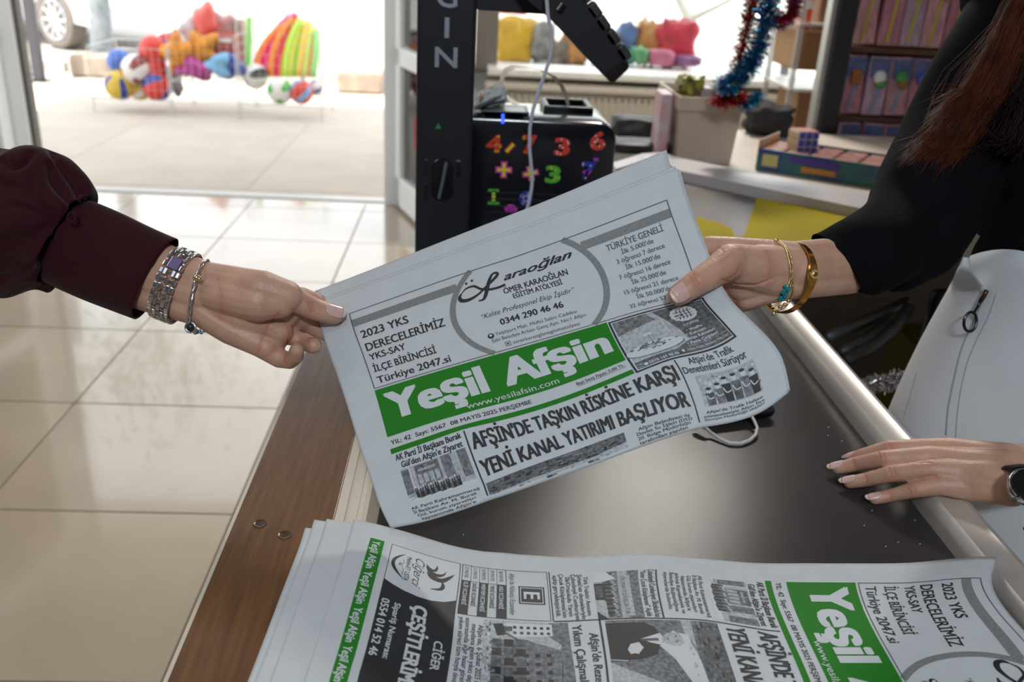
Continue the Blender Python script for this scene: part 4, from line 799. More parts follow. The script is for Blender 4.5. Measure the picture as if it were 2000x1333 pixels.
for q in (-5, -1.5, 2, 5.5): p.strip([(318+q+1.5, 157), (318+q, 160), (318+q, 172), (318+q-1.5, 175)], .9, INK, 2.2)
for q in (-5, 0, 5): p.rect(309, 327, 166+q, 166.8+q, INK, 2.2)
p.rect(308, 315, 163, 170, WHITEP, 2.5); T('wa', 308.5, 169, 8, 5.2, INK, 0, lv=2.8, off=.03)
T('COFFEE', 311, 187, 15, 3.6, WHITEP, off=.02)
for t, u, v, w in (('• Waffle', 309, 196.2, 16), ('• Kahvaltı', 306, 202, 20), ('• Dünya Kahveleri', 299, 207.6, 33), ('• Pasta Çeşitleri', 301, 213, 31)): T(t, u, v, w, 3.4, WHITEP, off=.035)
p.rect(300, 340, 214.3, 214.6, WHITEP, 1.5); T('0516 164 96 46', 264, 220.6, 25, 3.2, WHITEP, 0, off=.04); T('Adliye Arkası, Atlaskent Yolu Üzeri', 297, 219.5, 42, 2.6, WHITEP, off=.0); p.ell(293.5, 218, 1.3, 1.6, WHITEP, 1.5); p.ell(261.5, 219.3, 1.6, 1.8, WHITEP, 1.5); T('Paket', 254.6, 218.3, 5, 1.6, WHITEP, off=0); T('Servis', 254.6, 221, 5, 1.6, WHITEP, off=0)
# left column
T('AK Parti İl Başkanı Burak', 31, 232, 57, 6, INK, 1); T('Gül\'den Afşin\'e Ziyaret', 35, 239.7, 52, 5.6, INK, 1)
def group_photo(u0, u1, v0, v1):
    W_, H_ = u1-u0, v1-v0; X = lambda a: u0+a*W_; Z = lambda b: v0+b*H_
    p.rect(u0, u1, v0, v1, G1, .2); p.rect(u0, X(.13), Z(.05), Z(.75), G2, .6); p.rect(X(.62), X(.76), v0, Z(.62), G2, .6); p.rect(X(.86), u1, v0, Z(.72), G2, .6); p.rect(X(.13), X(.15), v0, Z(.7), WHITEP, .8)
    p.rect(X(.22), X(.58), Z(.02), Z(.62), G2, .6); p.rect(X(.24), X(.54), Z(.04), Z(.24), G3, 1); T('T.C.', X(.36), Z(.12), W_*.06, H_*.05, WHITEP, lv=1.6); T('AFŞİN BELEDİYESİ', X(.26), Z(.21), W_*.26, H_*.065, WHITEP, lv=1.6, off=.02)
    for k in range(4): p.rect(X(.24+.085*k), X(.30+.085*k), Z(.29), Z(.55), G1, .9)
    p.rect(u0, u1, Z(.86), v1, WHITEP, .5)
    for k in range(3): p.strip([(X(.02), Z(.95-.1*k)), (X(.2), Z(.82-.09*k))], .4, G3, 1)
    for k in range(17):
        a = .16+.038*k; h = .02*((k*7) % 4); p.ell(X(a), Z(.58+h), W_*.013, H_*.032, G1 if k % 3 else WHITEP, 2.2, 8); p.poly([(X(a-.022), Z(.63+h)), (X(a+.022), Z(.63+h)), (X(a+.019), Z(.92+h*.5)), (X(a-.019), Z(.92+h*.5))], G3 if k % 2 else INK, 1.5+.02*k); p.rect(X(a-.003), X(a+.003), Z(.64+h), Z(.72+h), WHITEP, 2.3)
group_photo(33, 88, 241, 273)
for k, t in enumerate(('AK Parti Kahramanmaraş', 'İl Başkanı Av. M. Burak', 'Gül, kurum ziyaretleri', 'kapsamında Afşin\'e', 'gelerek Kaymakamlık ve', 'Belediye Başkanlığına', 'ziyaretlerde bulundu.')):
    T(t, 31+(k == 2)*2+(k == 3)*4, 281+k*4.85, (56, 53, 49, 46, 54, 52, 50)[k], 3.4, INK, 0, off=.022)
p.rect(90.6, 91.9, 226, 408, INK, 1); p.rect(28, 91, 315.5, 317, INK, 1)
T('Çobanbeyli Cumhuriyet İlkokulu\'na', 28, 323, 62, 5, INK, 0, off=.022); T('“Yaren Çocuk Kütüphanesi” Açıldı', 29, 329.5, 60, 4.6, INK, 0, off=.022)
p.rect(29, 91, 331.5, 371, G1, .2); p.poly([(29, 331.5), (91, 331.5), (91, 345), (29, 341)], G2, .6); p.rect(36, 88, 339, 349, WHITEP if False else G1, 1); T('OKUMAK ÖZGÜRLÜKTÜR', 38, 347, 48, 3.6, INK, 0, off=.01)
p.rect(29, 90, 350, 362, G2, .8)
for k in range(22): p.ell(33+k*2.55, 353+((k*5) % 3), 1.1, 1.4, G1, 2.2, 8); p.ell(33+k*2.55, 358.5+((k*5) % 3), 1.7, 4, (INK, G3)[k % 2], 1.5+.01*k, 8)
p.poly([(29, 371), (29, 360), (40, 352), (44, 362), (44, 371)], WHITEP, 2.5); p.rect(46, 68, 362, 371, INK, 2.5); p.rect(50, 65, 364, 370, G3, 2.6); p.poly([(69, 371), (73, 362), (91, 362), (91, 371)], G1, 2.5); p.poly([(82, 371), (91, 362), (91, 371)], INK, 2.7)
for k, t in enumerate(('Türk Traktör Anonim', 'Şirketi\'nin destekleriyle', 'Çobanbeyli Cumhuriyet', 'İlk/Ortaokulu Yaren', 'Çocuk Kütüphanesi\'nin', 'açılışı gerçekleştirildi.')): T(t, (35, 31, 31, 35, 31, 33)[k], 379.5+k*5.2, (51, 59, 60, 51, 56, 53)[k], 3.9, INK, 0, off=.022)
p.rect(28, 91, 407.8, 408.8, INK, 1)
p.frame(28, 91, 410, 481, .6, INK, 1); p.frame(50, 72, 413.5, 434.5, 1.2, INK, 1); p.rect(52.5, 69.5, 415.5, 432.5, INK, 1); T('E', 57, 430.5, 9, 13, WHITEP, 1)
T('Afşin\'de Nöbetçi Eczaneler', 33, 441.5, 53, 4.2, INK, 0, shear=.1, off=.012)
p.rect(28, 91, 444, 444.6, INK, 1)
for k, (a, b) in enumerate((('08 MAYIS', 'ASU ECZANESİ'), ('09 MAYIS', 'YENİ ECZANESİ'), ('10 MAYIS', 'MERYEM ECZANESİ'), ('11 MAYIS', 'SAĞLIK ECZANESİ'), ('12 MAYIS', 'ELİF ECZANESİ'))):
    v0 = 444.6+k*7.2; p.rect(28, 91, v0+7, v0+7.4, INK, 1); 
    if k % 2 == 0: p.rect(50, 91, v0, v0+7, INK, .8)
    T(a, 31, v0+5.4, 15, 3.3, INK, off=.01); T(b, 52, v0+5.4, 28+(k == 2)*5, 3.3, WHITEP if k % 2 == 0 else INK, off=.02)
p.rect(50, 50.5, 444, 481, INK, 1)
# liver restaurant advert
p.rect(28, 330, 482.5, 544, INK, .1)
arc = [(77, 543.4), (81, 535), (84, 525), (85.5, 513), (85, 503), (82, 492), (77, 483.2)]; p.poly([(28.9, 543.4), (28.9, 483.2)]+arc[::-1], WHITEP, .9)
p.strip([(46, 487), (52, 491), (58, 497), (57, 505), (52, 510)], [.3, 3, 5, 5, .5], INK, 1.6); p.strip([(45, 494), (50, 496), (53, 501), (51, 507), (45, 511)], [.3, 2, 4, 4, .5], INK, 1.65); p.strip([(40, 502), (44, 502), (48, 504), (47, 508), (42, 511)], [.3, 2, 3, 3, .5], INK, 1.7)
p.strip([(58, 497), (64, 495), (69, 497), (72, 505)], [.6, 3, 3, .5], INK, 1.6)
T('Ciğerci', 38, 520.5, 38, 8, INK, 0, shear=.5, off=.012); T('Mehm-ET USTA', 40, 528, 32, 4.2, INK, 0, off=.04)
p.strip([(38, 530), (43, 535), (50, 539), (58, 538.5), (65, 534), (71, 528)], [.4, 2, 3, 3, 2, .4], INK, 1.6); T('46', 51, 534.5, 4.5, 2.8, INK, off=.02)
p.strip([(46, 531), (50, 530), (54, 531.5), (60, 529.5), (66, 530)], .5, INK, 1.6)
T('CİĞER', 127, 495.5, 34, 6.4, WHITEP, 1, lv=1.6); T('ÇEŞİTLERİMİZ', 95, 515.5, 104, 11.5, WHITEP, lv=1.6, bx=.7, by=.4); T('Sipariş Numarası:', 100, 530.5, 62, 5, WHITEP, 1, lv=1.6); T('0554 014 52 46', 99, 541.5, 63, 6.6, WHITEP, 1, lv=1.6)
p.rect(28, 330, 551, 564.5, GREEN, .3)
for k in range(7): T('Yeşil Afşin', 31.5+k*42.3, 561.5, 38.5, 7.2, WHITEP, 1, lv=1.4)
# centre column
T('AFŞİN\'DE TAŞKIN RİSKİNE KARŞI', 94, 245, 184, 15, INK, bx=.62, by=.25); T('YENİ KANAL YATIRIMI BAŞLIYOR', 94, 269.7, 184, 15, INK, bx=.62, by=.25)
p.rect(280.6, 281.8, 226, 292, INK, 1)
for k, t in enumerate(('Afşin Belediyesi ile', 'Devlet Su İşleri (DSİ)', '20. Bölge Müdürlüğü', 'tarafından yapılan')): T(t, 235-(k > 0)*2, 280.5+k*4.9, (40, 43, 41, 38)[k], 3.6, INK, 0, off=.03)
p.rect(93, 223, 275.5, 366, G2, .2); p.poly([(93, 275.5), (223, 275.5), (223, 300), (150, 296), (93, 293)], G3, .6)
for i in range(90): p.ell(r_.uniform(95, 221), r_.uniform(277, 294), r_.uniform(1, 4), r_.uniform(.6, 2), (G2, INK, G3)[i % 3], .8+.005*i, 7)
p.poly([(93, 296), (120, 297), (190, 300), (190, 306), (130, 303), (93, 304)], G1, 1.5)
p.poly([(105, 312), (113, 302), (135, 297), (185, 294), (190, 300), (160, 307), (135, 316), (122, 325)], WHITEP, 1.6); p.strip([(121, 328), (140, 320), (165, 312), (190, 309)], .7, G3, 1.8); p.strip([(115, 300), (140, 295), (190, 292)], .8, G3, 1.8)
p.poly([(140, 366), (223, 366), (223, 320), (160, 330)], G1, .9)
p.poly([(96, 366), (96, 334), (101, 326), (108, 323), (114, 330), (121, 325), (131, 328), (136, 340), (139, 366)], INK, 2)
p.poly([(108, 323), (114, 320), (121, 324), (118, 333), (114, 338)], WHITEP, 2.4); p.poly([(113.5, 325), (116.5, 325), (117, 338), (114.5, 340)], G3, 2.6); p.ell(114.5, 312, 7.2, 10, G1, 2.7); p.poly([(107, 308), (109, 302), (115, 300.5), (121, 303), (122, 309), (117, 305)], WHITEP, 2.9); p.ell(111.5, 311, 1, .6, G3, 3); p.ell(117, 311, 1, .6, G3, 3); p.ell(114.3, 317.5, 2, .5, G3, 3)
p.poly([(118, 341), (124, 338), (131, 343), (130, 345.5), (131, 349), (126, 351), (120, 348)], WHITEP, 2.6); p.strip([(138, 352), (137, 366)], .8, WHITEP, 2.6)
p.rect(91, 223, 369.3, 371.2, INK, 1)
T('Afşin\'de Rezerv Alanda', 106, 381, 92, 7.6, INK, 1); T('Yıkım Çalışmaları Devam', 96, 394, 108, 7.8, INK, 1)
p.rect(93, 215, 397, 461, G1, .2); p.poly([(93, 397), (215, 397), (215, 408), (150, 412), (118, 404), (108, 414), (93, 412)], G2, .6)
p.poly([(95, 410), (108, 410), (110, 440), (95, 445)], WHITEP, 1)
for k in range(6): p.rect(98, 101, 412+k*5, 414.5+k*5, INK, 1.5); p.rect(104, 107, 412+k*5, 414.5+k*5, G3, 1.5)
p.poly([(112, 432), (124, 405), (130, 402), (200, 402), (200, 455), (115, 455)], G2, .9); p.poly([(124, 405), (140, 405), (190, 411), (190, 407)], G3, 1.2)
for i in range(6):
    for j in range(4): p.rect(128+i*9.5, 132+i*9.5, 413+j*8, 416.5+j*8, INK, 1.6)
for j in range(3):
    for i in range(5): p.rect(113+i*10, 121+i*10, 431+j*8.5, 437.5+j*8.5, INK if (i+j) % 2 else G3, 1.7)
for i in range(70): p.ell(r_.uniform(94, 190), r_.uniform(452, 460), r_.uniform(.8, 3), r_.uniform(.5, 1.3), (G2, WHITEP, G3)[i % 3], 1.8+.004*i, 6)
p.poly([(96, 447), (108, 444), (110, 451), (97, 454)], INK, 2.3); p.strip([(106, 446), (114, 436), (122, 440)], 1.6, G3, 2.4); p.rect(99, 104, 440, 446, G3, 2.4)
for k, t in enumerate(('Afşin\'de, 6 Şubat 2023 tarihinde', 'meydana gelen yıkıcı depremler', 'sonrasında ağır hasar gören binaların', 'yıkım süreci tüm hızıyla devam ediyor')): T(t, (100, 100, 94, 94)[k], 464.6+k*4.8, (84, 84, 97, 99)[k], 3.7, INK, 0, off=.022)
# right column
T('Afşin\'de Trafik', 291, 233, 41, 6.2, INK, 0, off=.035); T('Denetimleri Sürüyor', 283, 241, 55, 6.2, INK, 0, off=.035)
p.rect(290, 340, 244, 273, G1, .2)
for i in range(60): p.ell(r_.uniform(291, 339), r_.uniform(245, 272), r_.uniform(.6, 2), r_.uniform(.5, 1.6), (G2, WHITEP, WHITEP)[i % 3], .5+.005*i, 6)
for k, (u, h) in enumerate(((297, 17), (305, 20), (312, 24), (320, 25), (328, 26), (335, 23))):
    b = 272; p.poly([(u-3.8, b-h*.72), (u+3.8, b-h*.72), (u+3.2, b), (u-3.2, b)], (G3, G2, INK)[k % 3], 1.8+.02*k); p.ell(u, b-h*.84, 2, 2.6, WHITEP, 2.3, 10); p.ell(u, b-h*.93, 2.4, 1.3, INK, 2.5, 10); p.strip([(u-3, b-h*.6), (u-1, b-h*.4), (u+3, b-h*.45)], 1., WHITEP, 2.5)
T('Afşin\'de Trafik Haftası', 289, 281.5, 49, 3.8, INK, 0, off=.03); T('münasebetiyle Afşin İlçe', 286, 287, 53, 3.7, INK, 0, off=.03); T('Emniyet Müdürlüğü ekipleri', 286, 291.6, 52, 3.4, INK, 0, off=.03)
# ---------------------------------------------------------------- HELD COPY
LM = [(2, 4, 622, 591), (180, 3, 985, 457), (357, 4, 1318, 331), (28, 32, 681, 613), (191, 32, 1000, 504), (343, 32, 1303, 390), (360, 32, 1337, 378), (0, 32, 624, 632),
(28, 88, 706, 687), (191, 88, 1029, 584), (343, 88, 1337, 484), (0, 88, 648, 706), (360, 88, 1372, 473), (28, 144, 731, 761), (191, 144, 1058, 665), (250, 144, 1184, 628), (343, 144, 1371, 579), (360, 146, 1410, 566), (0, 146, 674, 780),
(360, 226, 1476, 640), (343, 226, 1436, 658), (28, 206, 757, 855), (250, 206, 1222, 704), (0, 206, 702, 873), (28, 219, 762, 878), (91, 219, 902, 834), (250, 219, 1234, 722), (0, 241, 727, 940),
(33, 241, 781, 918), (88, 241, 908, 874), (33, 273, 801, 985), (88, 273, 938, 944), (91, 228, 906, 842), (94, 245, 926, 879), (278, 245, 1330, 741), (94, 269, 945, 934), (278, 269, 1354, 793),
(281, 227, 1318, 704), (281, 292, 1366, 824), (0, 296, 762, 1029), (91, 292, 951, 967), (180, 293, 1150, 903), (360, 296, 1538, 763), (230, 292, 1240, 868), (287, 241, 1346, 730), (339, 241, 1469, 697), (339, 268, 1486, 760), (287, 270, 1367, 796), (360, 260, 1525, 698)]
g1 = tps(LM); _v = [0, 32, 88, 144, 206, 241, 270, 296]
pl_ = np.polyfit(_v, [.925, .912, .885, .858, .832, .815, .803, .795], 3); pr_ = np.polyfit(_v, [.865, .855, .835, .812, .79, .775, .765, .76], 3)
def held0(uv):
    uv = np.atleast_2d(uv); px = g1(uv); t = uv[:, 0]/360; d = np.polyval(pl_, uv[:, 1])*(1-t)+np.polyval(pr_, uv[:, 1])*t-.010*np.sin(np.clip(t, 0, 1)*math.pi)*(1-np.clip(uv[:, 1]/500, 0, 1))
    c = np.c_[px[:, 0]-1000, px[:, 1]-666.5, np.full(len(px), FP)]*(d/FP)[:, None]; return c@R.T+O0
def nrm(f, uv):
    e = .5; a = f(uv+[e, 0])-f(uv-[e, 0]); b = f(uv+[0, e])-f(uv-[0, e]); n = np.cross(b, a); return n/np.linalg.norm(n, axis=1)[:, None]
def held(uv, h): return held0(uv)+nrm(held0, np.atleast_2d(uv))*np.atleast_1d(h)[:, None]
if (nrm(held0, np.array([[180., 150.]]))@(-R@np.array([0, 0, 1.])))[0] < 0:
    _o = nrm
    def nrm(f, uv): return -_o(f, uv)
hn = empty('newspaper', held0([[180, 290]])[0], 'folded newspaper held open between the two people\'s hands above the belt', 'newspaper')
def sheet(name, parent, v0, v1, off, roll=True, u0=0, u1=360, top=None, rr_=.0026, th=.00025, nU=145, back=290, mt=PAPER):
    U = np.linspace(u0, u1, nU); rows = []
    Vv = np.linspace(0, 1, 120)
    for s_ in Vv:
        vv = np.array([(v0 if top is None else top(u))*(1-s_)+v1*s_ for u in U]); rows.append(held(np.c_[U, vv], np.full(nU, off)))
    if roll:
        uv = np.c_[U, np.full(nU, v1)]; P = held(uv, np.full(nU, off)); N = nrm(held0, uv); Tn = held0(uv)-held0(uv-[0, 1.]); Tn /= np.linalg.norm(Tn, axis=1)[:, None]
        for a in np.linspace(0, math.pi, 13)[1:]: rows.append(P-N*rr_+N*rr_*math.cos(a)+Tn*rr_*math.sin(a))
        for s_ in np.linspace(0, 1, 24)[1:]: rows.append(held(np.c_[U, np.full(nU, v1-s_*back)], np.full(nU, off-2*rr_*(1-.2*s_))))
    n = len(rows); m = MB(); V = np.concatenate(rows); m.add(V, [(i*nU+j, i*nU+j+1, (i+1)*nU+j+1, (i+1)*nU+j) for i in range(n-1) for j in range(nU-1)], mt)
    o = m.build(name, parent, True); md = o.modifiers.new('s', 'SOLIDIFY'); md.thickness = th; md.offset = 0; bake(o); return o
sheet('front_page', hn, 4, 293.5, 0)
for k, (o_, dt, du) in enumerate(((-.0006, 8, -3), (-.0012, 0, -2), (-.0018, -10, -6))):
    sheet('inner_page', hn, 0, 293, o_, True, nU=49, u0=0 if k else 1, u1=360+du*(1 if k else -.6), top=(lambda u, dt=dt: dt) if k < 2 else (lambda u: -13-8*u/352), rr_=.0020-.0006*k, back=285-4*k)
p.build(held, hn, lambda a, b, c, d: d < 296 or (c < 293 and a > 90 and False), NAMES)
# visible start of the main photograph at the fold
q = Print(); q.rect(93, 223, 276.5, 292.5, G3, .2)
for i in range(110): q.ell(r_.uniform(95, 221), r_.uniform(278, 291.5), r_.uniform(.8, 3.5), r_.uniform(.4, 1.3), (G2, INK, G2)[i % 3], .8+.005*i, 7)
q.poly([(93, 292.5), (130, 289.5), (190, 289.5), (223, 286.5), (223, 292.5)], G1, 1.6); q.rect(90.6, 91.9, 226, 292.5, INK, 1)
q.build(held, hn, lambda *a: True, NAMES)
# ---------------------------------------------------------------- STACK ON THE BELT
LM2 = [(0, 583, 690, 1015), (0, 550, 762, 1032), (0, 492, 877, 1065), (0, 453, 965, 1081), (0, 420, 1040, 1085), (0, 384, 1122, 1090), (0, 333, 1246, 1082), (0, 294, 1338, 1089), (0, 237, 1462, 1100), (0, 197, 1554, 1102), (0, 155, 1649, 1101), (0, 50, 1892, 1090), (0, 26, 1943, 1088),
(28, 565, 724, 1050), (28, 551, 751, 1058), (28, 544, 765, 1064), (28, 482, 902, 1102), (28, 408, 1073, 1118), (28, 372, 1155, 1119), (28, 331, 1246, 1113), (28, 314, 1286, 1113), (28, 273, 1380, 1124), (28, 241, 1455, 1132),
(28, 222, 1499, 1135), (28, 206, 1535, 1138), (28, 145, 1672, 1139), (28, 32, 1912, 1130), (91, 480, 895, 1200), (91, 410, 1077, 1215), (91, 314, 1302, 1209), (91, 283, 1380, 1212), (91, 236, 1500, 1233),
(203, 565, 642, 1333), (203, 551, 669, 1333), (192, 544, 697, 1333), (172, 482, 873, 1333), (160, 461, 937, 1333), (160, 397, 1128, 1333), (160, 369, 1189, 1333), (155, 281, 1424, 1333), (151, 222, 1575, 1333), (148, 206, 1618, 1333), (148, 145, 1765, 1333), (105, 32, 1999, 1250), (55, 5, 1999, 1178)]
ZV = [(-40, .861), (0, .8605), (40, .8595), (70, .852), (100, .844), (145, .8395), (224, .837), (314, .841), (408, .8365), (482, .843), (520, .8535), (545, .859), (583, .861), (640, .861)]
_zx = np.array([a for a, b in ZV], float); _zy = np.array([b for a, b in ZV])
def zprof(v):
    v = np.asarray(v, float); return sum(np.interp(v+d, _zx, _zy)*w for d, w in ((-24, .1), (-12, .22), (0, .36), (12, .22), (24, .1)))
WL = [(u, v)+tuple(pz(x, y, float(zprof(v)))[:2]*1000) for u, v, x, y in LM2]
Sx = np.array([[u, v, 1] for u, v, _, _ in WL], float); Dx = np.array([[a, b] for _, _, a, b in WL]); AF = np.linalg.lstsq(Sx, Dx, rcond=None)[0]
g2 = tps([(w[0], w[1])+tuple(r) for w, r in zip(WL, Dx-Sx@AF)], 400.)
def stk0(uv):
    uv = np.atleast_2d(uv); c = np.c_[np.clip(uv[:, 0], 0, 180), np.clip(uv[:, 1], 0, 583)]; xy = (np.c_[uv, np.ones(len(uv))]@AF+g2(c))/1000; return np.c_[xy, zprof(uv[:, 1])]
def stk(uv, h):
    P = stk0(uv); P[:, 2] += h; return P
def slab(e, name, off, u0, u1, v0, v1, z, th, leaves=True):
    U = np.linspace(u0, u1, 60); V = np.linspace(v0, v1, 180); m = MB(); G = np.array([(u, v) for v in V for u in U]); nU, nV = 60, 180
    def gz(dz, j=0.): P = stk0(G); P[:, 2] = zprof(G[:, 1]-off[0]*1000)+z+dz; P[:, 0] += off[0]; P[:, 1] += off[1]; c = P.mean(0); a = off[2] if len(off) > 2 else 0; q = P-c; P[:, 0] = c[0]+q[:, 0]*math.cos(a)-q[:, 1]*math.sin(a); P[:, 1] = c[1]+q[:, 0]*math.sin(a)+q[:, 1]*math.cos(a); return P
    F = [(i*nU+j, i*nU+j+1, (i+1)*nU+j+1, (i+1)*nU+j) for i in range(nV-1) for j in range(nU-1)]
    m.add(gz(0), F, PAPER); o = m.build('front_page', e, True); md = o.modifiers.new('s', 'SOLIDIFY'); md.thickness = .0002; md.offset = 0; bake(o)
    for k in range(1, int(th/.0005)):
        m = MB(); P = gz(-.0005*k); P[:, 0] += .0006*math.sin(k*2.1); P[:, 1] += .0008*math.cos(k*1.7); m.add(P, F, PAPER); o = m.build('inner_page', e, True); md = o.modifiers.new('s', 'SOLIDIFY'); md.thickness = .0002; md.offset = 0; bake(o)
tn = empty('newspaper', stk0([[170, 300]])[0], 'topmost newspaper of the stack on the belt, front page turned sideways', 'newspaper', 'stacked newspapers')
slab(tn, 'newspaper', (0, 0, 0), 0, 345, 24, 583, 0, .0016)
p.build(stk, tn, lambda a, b, c, d: a < 230, NAMES)
for k, (off, l) in enumerate((((-.024, .003, .002), 'second newspaper of the stack, its blank edge peeking out just under the top one'), ((-.035, .005, .004), 'third newspaper down in the stack, showing a narrow edge at the left'),
                              ((-.041, -.004, 0.006), 'fourth newspaper down in the stack with the leftmost upper corner'), ((-.045, -.098, .006), 'lowest newspaper of the stack, slipped toward the viewer over the wooden edge'))):
    P = stk0([[170, 300]])[0]; e = empty('newspaper', P-np.array([0, 0, .002*(k+1)]), l, 'newspaper', 'stacked newspapers'); slab(e, 'newspaper', off, 0, 345, 24, 583, -.0021*(k+1), .0016)
# ================================================================ PEOPLE
from mathutils.bvhtree import BVHTree
def capsule(m, a, ra, b, rb, mt, n=16):
    a, b = np.array(a, float), np.array(b, float); L = np.linalg.norm(b-a)
    if L < 1e-6: m.ell(a, (ra,)*3, mt, nu=n, nv=10); return
    t = (b-a)/L; P = []; r = []
    for x in np.linspace(-math.pi/2, 0, 6)[:-1]: P.append(a+t*ra*math.sin(x)); r.append(max(ra*math.cos(x), 1e-5))
    for s in np.linspace(0, 1, 5): P.append(a+(b-a)*s); r.append(ra+(rb-ra)*s)
    for x in np.linspace(0, math.pi/2, 6)[1:]: P.append(b+t*rb*math.sin(x)); r.append(max(rb*math.cos(x), 1e-5))
    m.tube(P, r, mt, n)
def fuse(m, name, parent, vox, smooth, mt=None, dec=None):
    o = m.build(name, None, True); md = o.modifiers.new('r', 'REMESH'); md.mode = 'VOXEL'; md.voxel_size = vox
    if smooth: sm = o.modifiers.new('s', 'SMOOTH'); sm.factor = .5; sm.iterations = smooth
    bake(o); o.data.materials.clear(); o.data.materials.append(mt); o.data.polygons.foreach_set('use_smooth', [True]*len(o.data.polygons))
    if parent: o.parent = parent; o.matrix_parent_inverse = parent.matrix_world.inverted()
    return o
def chain(m, pts, mt=SKIN):
    for (a, ra), (b, rb) in zip(pts, pts[1:]): capsule(m, a, ra, b, rb, mt)
def D(pts): return [(pd(x, y, d), r) for x, y, d, r in pts]
def Z(pts): return [(pz(x, y, z), r) for x, y, z, r in pts]
FWD = R@np.array([0, 0, 1.])
def nail(parent, tip, dip, r, up, tipcol=NAILT, ln=1.15, wd=50, lift=.0, back=1.15):
    tip, dip = np.array(tip), np.array(dip); a = tip-dip; a /= np.linalg.norm(a); up = np.array(up, float); n = up-a*(up@a); n /= np.linalg.norm(n); s = np.cross(a, n)
    qe = ln*.70; c0 = (ln-back)/2; hl = (ln+back)/2
    for (q0, q1, mt, nm) in ((-back*.995, qe, NAIL, 'nail'), (qe, ln*.995, tipcol, 'nail_edge')):
        G = []; nu, nv = 11, 10 if nm == 'nail' else 4
        for i in range(nv):
            q = q0+(q1-q0)*i/(nv-1); x = (q-c0)/hl; w = wd*max(.04, 1-abs(x)**(3.2 if x > 0 else 2.6))**.5
            for j in range(nu):
                f = math.radians(-w+2*w*j/(nu-1)); rr2 = r*(1.03+lift-.10*max(0, q)**2)
                G.append(tip+a*r*q+n*math.cos(f)*rr2+s*math.sin(f)*rr2)
        m = MB(); m.add(G, [(i*nu+j, i*nu+j+1, (i+1)*nu+j+1, (i+1)*nu+j) for i in range(nv-1) for j in range(nu-1)], mt)
        o = m.build(nm, parent, True); md = o.modifiers.new('s', 'SOLIDIFY'); md.thickness = .0004; md.offset = 0; bake(o)
FL = []
def flush_shade_attr(o):
    me = o.data; n = len(me.vertices); co = np.empty(n*3); me.vertices.foreach_get('co', co); co = co.reshape(-1, 3); f = np.zeros(n)
    for P, k, w in FL:
        near = np.where(((co-P.mean(0))**2).sum(1) < .05**2)[0]
        if len(near): d2 = ((co[near][:, None]-P[None])**2).sum(2).min(1); f[near] = np.maximum(f[near], k*np.exp(-d2/w**2))
    a_ = me.attributes.new('flush_shade', 'FLOAT', 'POINT'); a_.data.foreach_set('value', f.astype(np.float32))
def creases(o, L_, dep=.0008, w=.0013):
    me = o.data; n = len(me.vertices); co = np.empty(n*3); me.vertices.foreach_get('co', co); co = co.reshape(-1, 3); no = np.empty(n*3); me.vertices.foreach_get('normal', no); no = no.reshape(-1, 3)
    b_ = BVHTree.FromPolygons([tuple(c) for c in co], [tuple(f.vertices) for f in me.polygons]); disp = np.zeros(n)
    for it in L_:
        pl, k = (it[0], it[1]) if isinstance(it, tuple) and isinstance(it[0], list) else (it, 1.); pl = densify(pl, 5*len(pl)) if len(pl) > 2 else [tuple(np.array(pl[0])+(np.array(pl[1])-np.array(pl[0]))*t) for t in np.linspace(0, 1, 7)]
        H_ = [b_.ray_cast(Vector(O0), Vector(ray(*q)).normalized())[0] for q in pl]; H_ = np.array([tuple(h) for h in H_ if h is not None])
        if len(H_) < 2: continue
        FL.append((H_, min(1., .55+.45*k), .0018 if k < 1.5 else .0012)); FL.append((H_, .35, .006))  # narrow crease darkening put into the colour, with a wider redness around it
        near = np.where(((co-H_.mean(0))**2).sum(1) < .06**2)[0]; d = np.full(len(near), 9.)
        for a, b in zip(H_, H_[1:]):
            if np.linalg.norm(b-a) > .02: continue
            t = np.clip(((co[near]-a)@(b-a))/max(1e-12, (b-a)@(b-a)), 0, 1); d = np.minimum(d, np.linalg.norm(co[near]-a-t[:, None]*(b-a), axis=1))
        e0 = np.minimum(np.linalg.norm(co[near]-H_[0], axis=1), np.linalg.norm(co[near]-H_[-1], axis=1)); fade = np.clip(e0/.004+.25, 0, 1)
        disp[near] = np.maximum(disp[near], dep*k*np.exp(-(d/w)**2)*fade)-0
    co -= no*disp[:, None]; me.vertices.foreach_set('co', co.ravel()); me.update()
def join_meshes(objs, name):
    bm = bmesh.new()
    for o in objs: bm.from_mesh(o.data)
    me = bpy.data.meshes.new(name); bm.to_mesh(me); bm.free(); me.materials.append(SKIN); me.polygons.foreach_set('use_smooth', [True]*len(me.polygons))
    o = bpy.data.objects.new(name, me); COL.objects.link(o)
    for q in objs: bpy.data.objects.remove(q)
    return o
def rings(L, n=40, fold=None, dr=.72):
    out = []
    for k, (x, y, d, hx, hy) in enumerate(L):
        c = pd(x, y, d); h = pd(x+hx, y+hy, d)-c; f = FWD*np.linalg.norm(h)*dr; R_ = []
        for j in range(n):
            th_ = 2*math.pi*j/n; w = 1+(fold(k/(len(L)-1), th_) if fold else 0); R_.append(c+(h*math.cos(th_)+f*math.sin(th_))*w)
        out.append(R_)
    return out
def densify(L, n):
    L = np.array(L, float); t = np.linspace(0, len(L)-1, n); k = len(L)
    def cr(x):
        i = min(int(x), k-2); f = x-i; p0, p1, p2, p3 = L[max(i-1, 0)], L[i], L[i+1], L[min(i+2, k-1)]
        return .5*((2*p1)+(-p0+p2)*f+(2*p0-5*p1+4*p2-p3)*f*f+(-p0+3*p1-3*p2+p3)*f**3)
    return [tuple(cr(x)) for x in t]
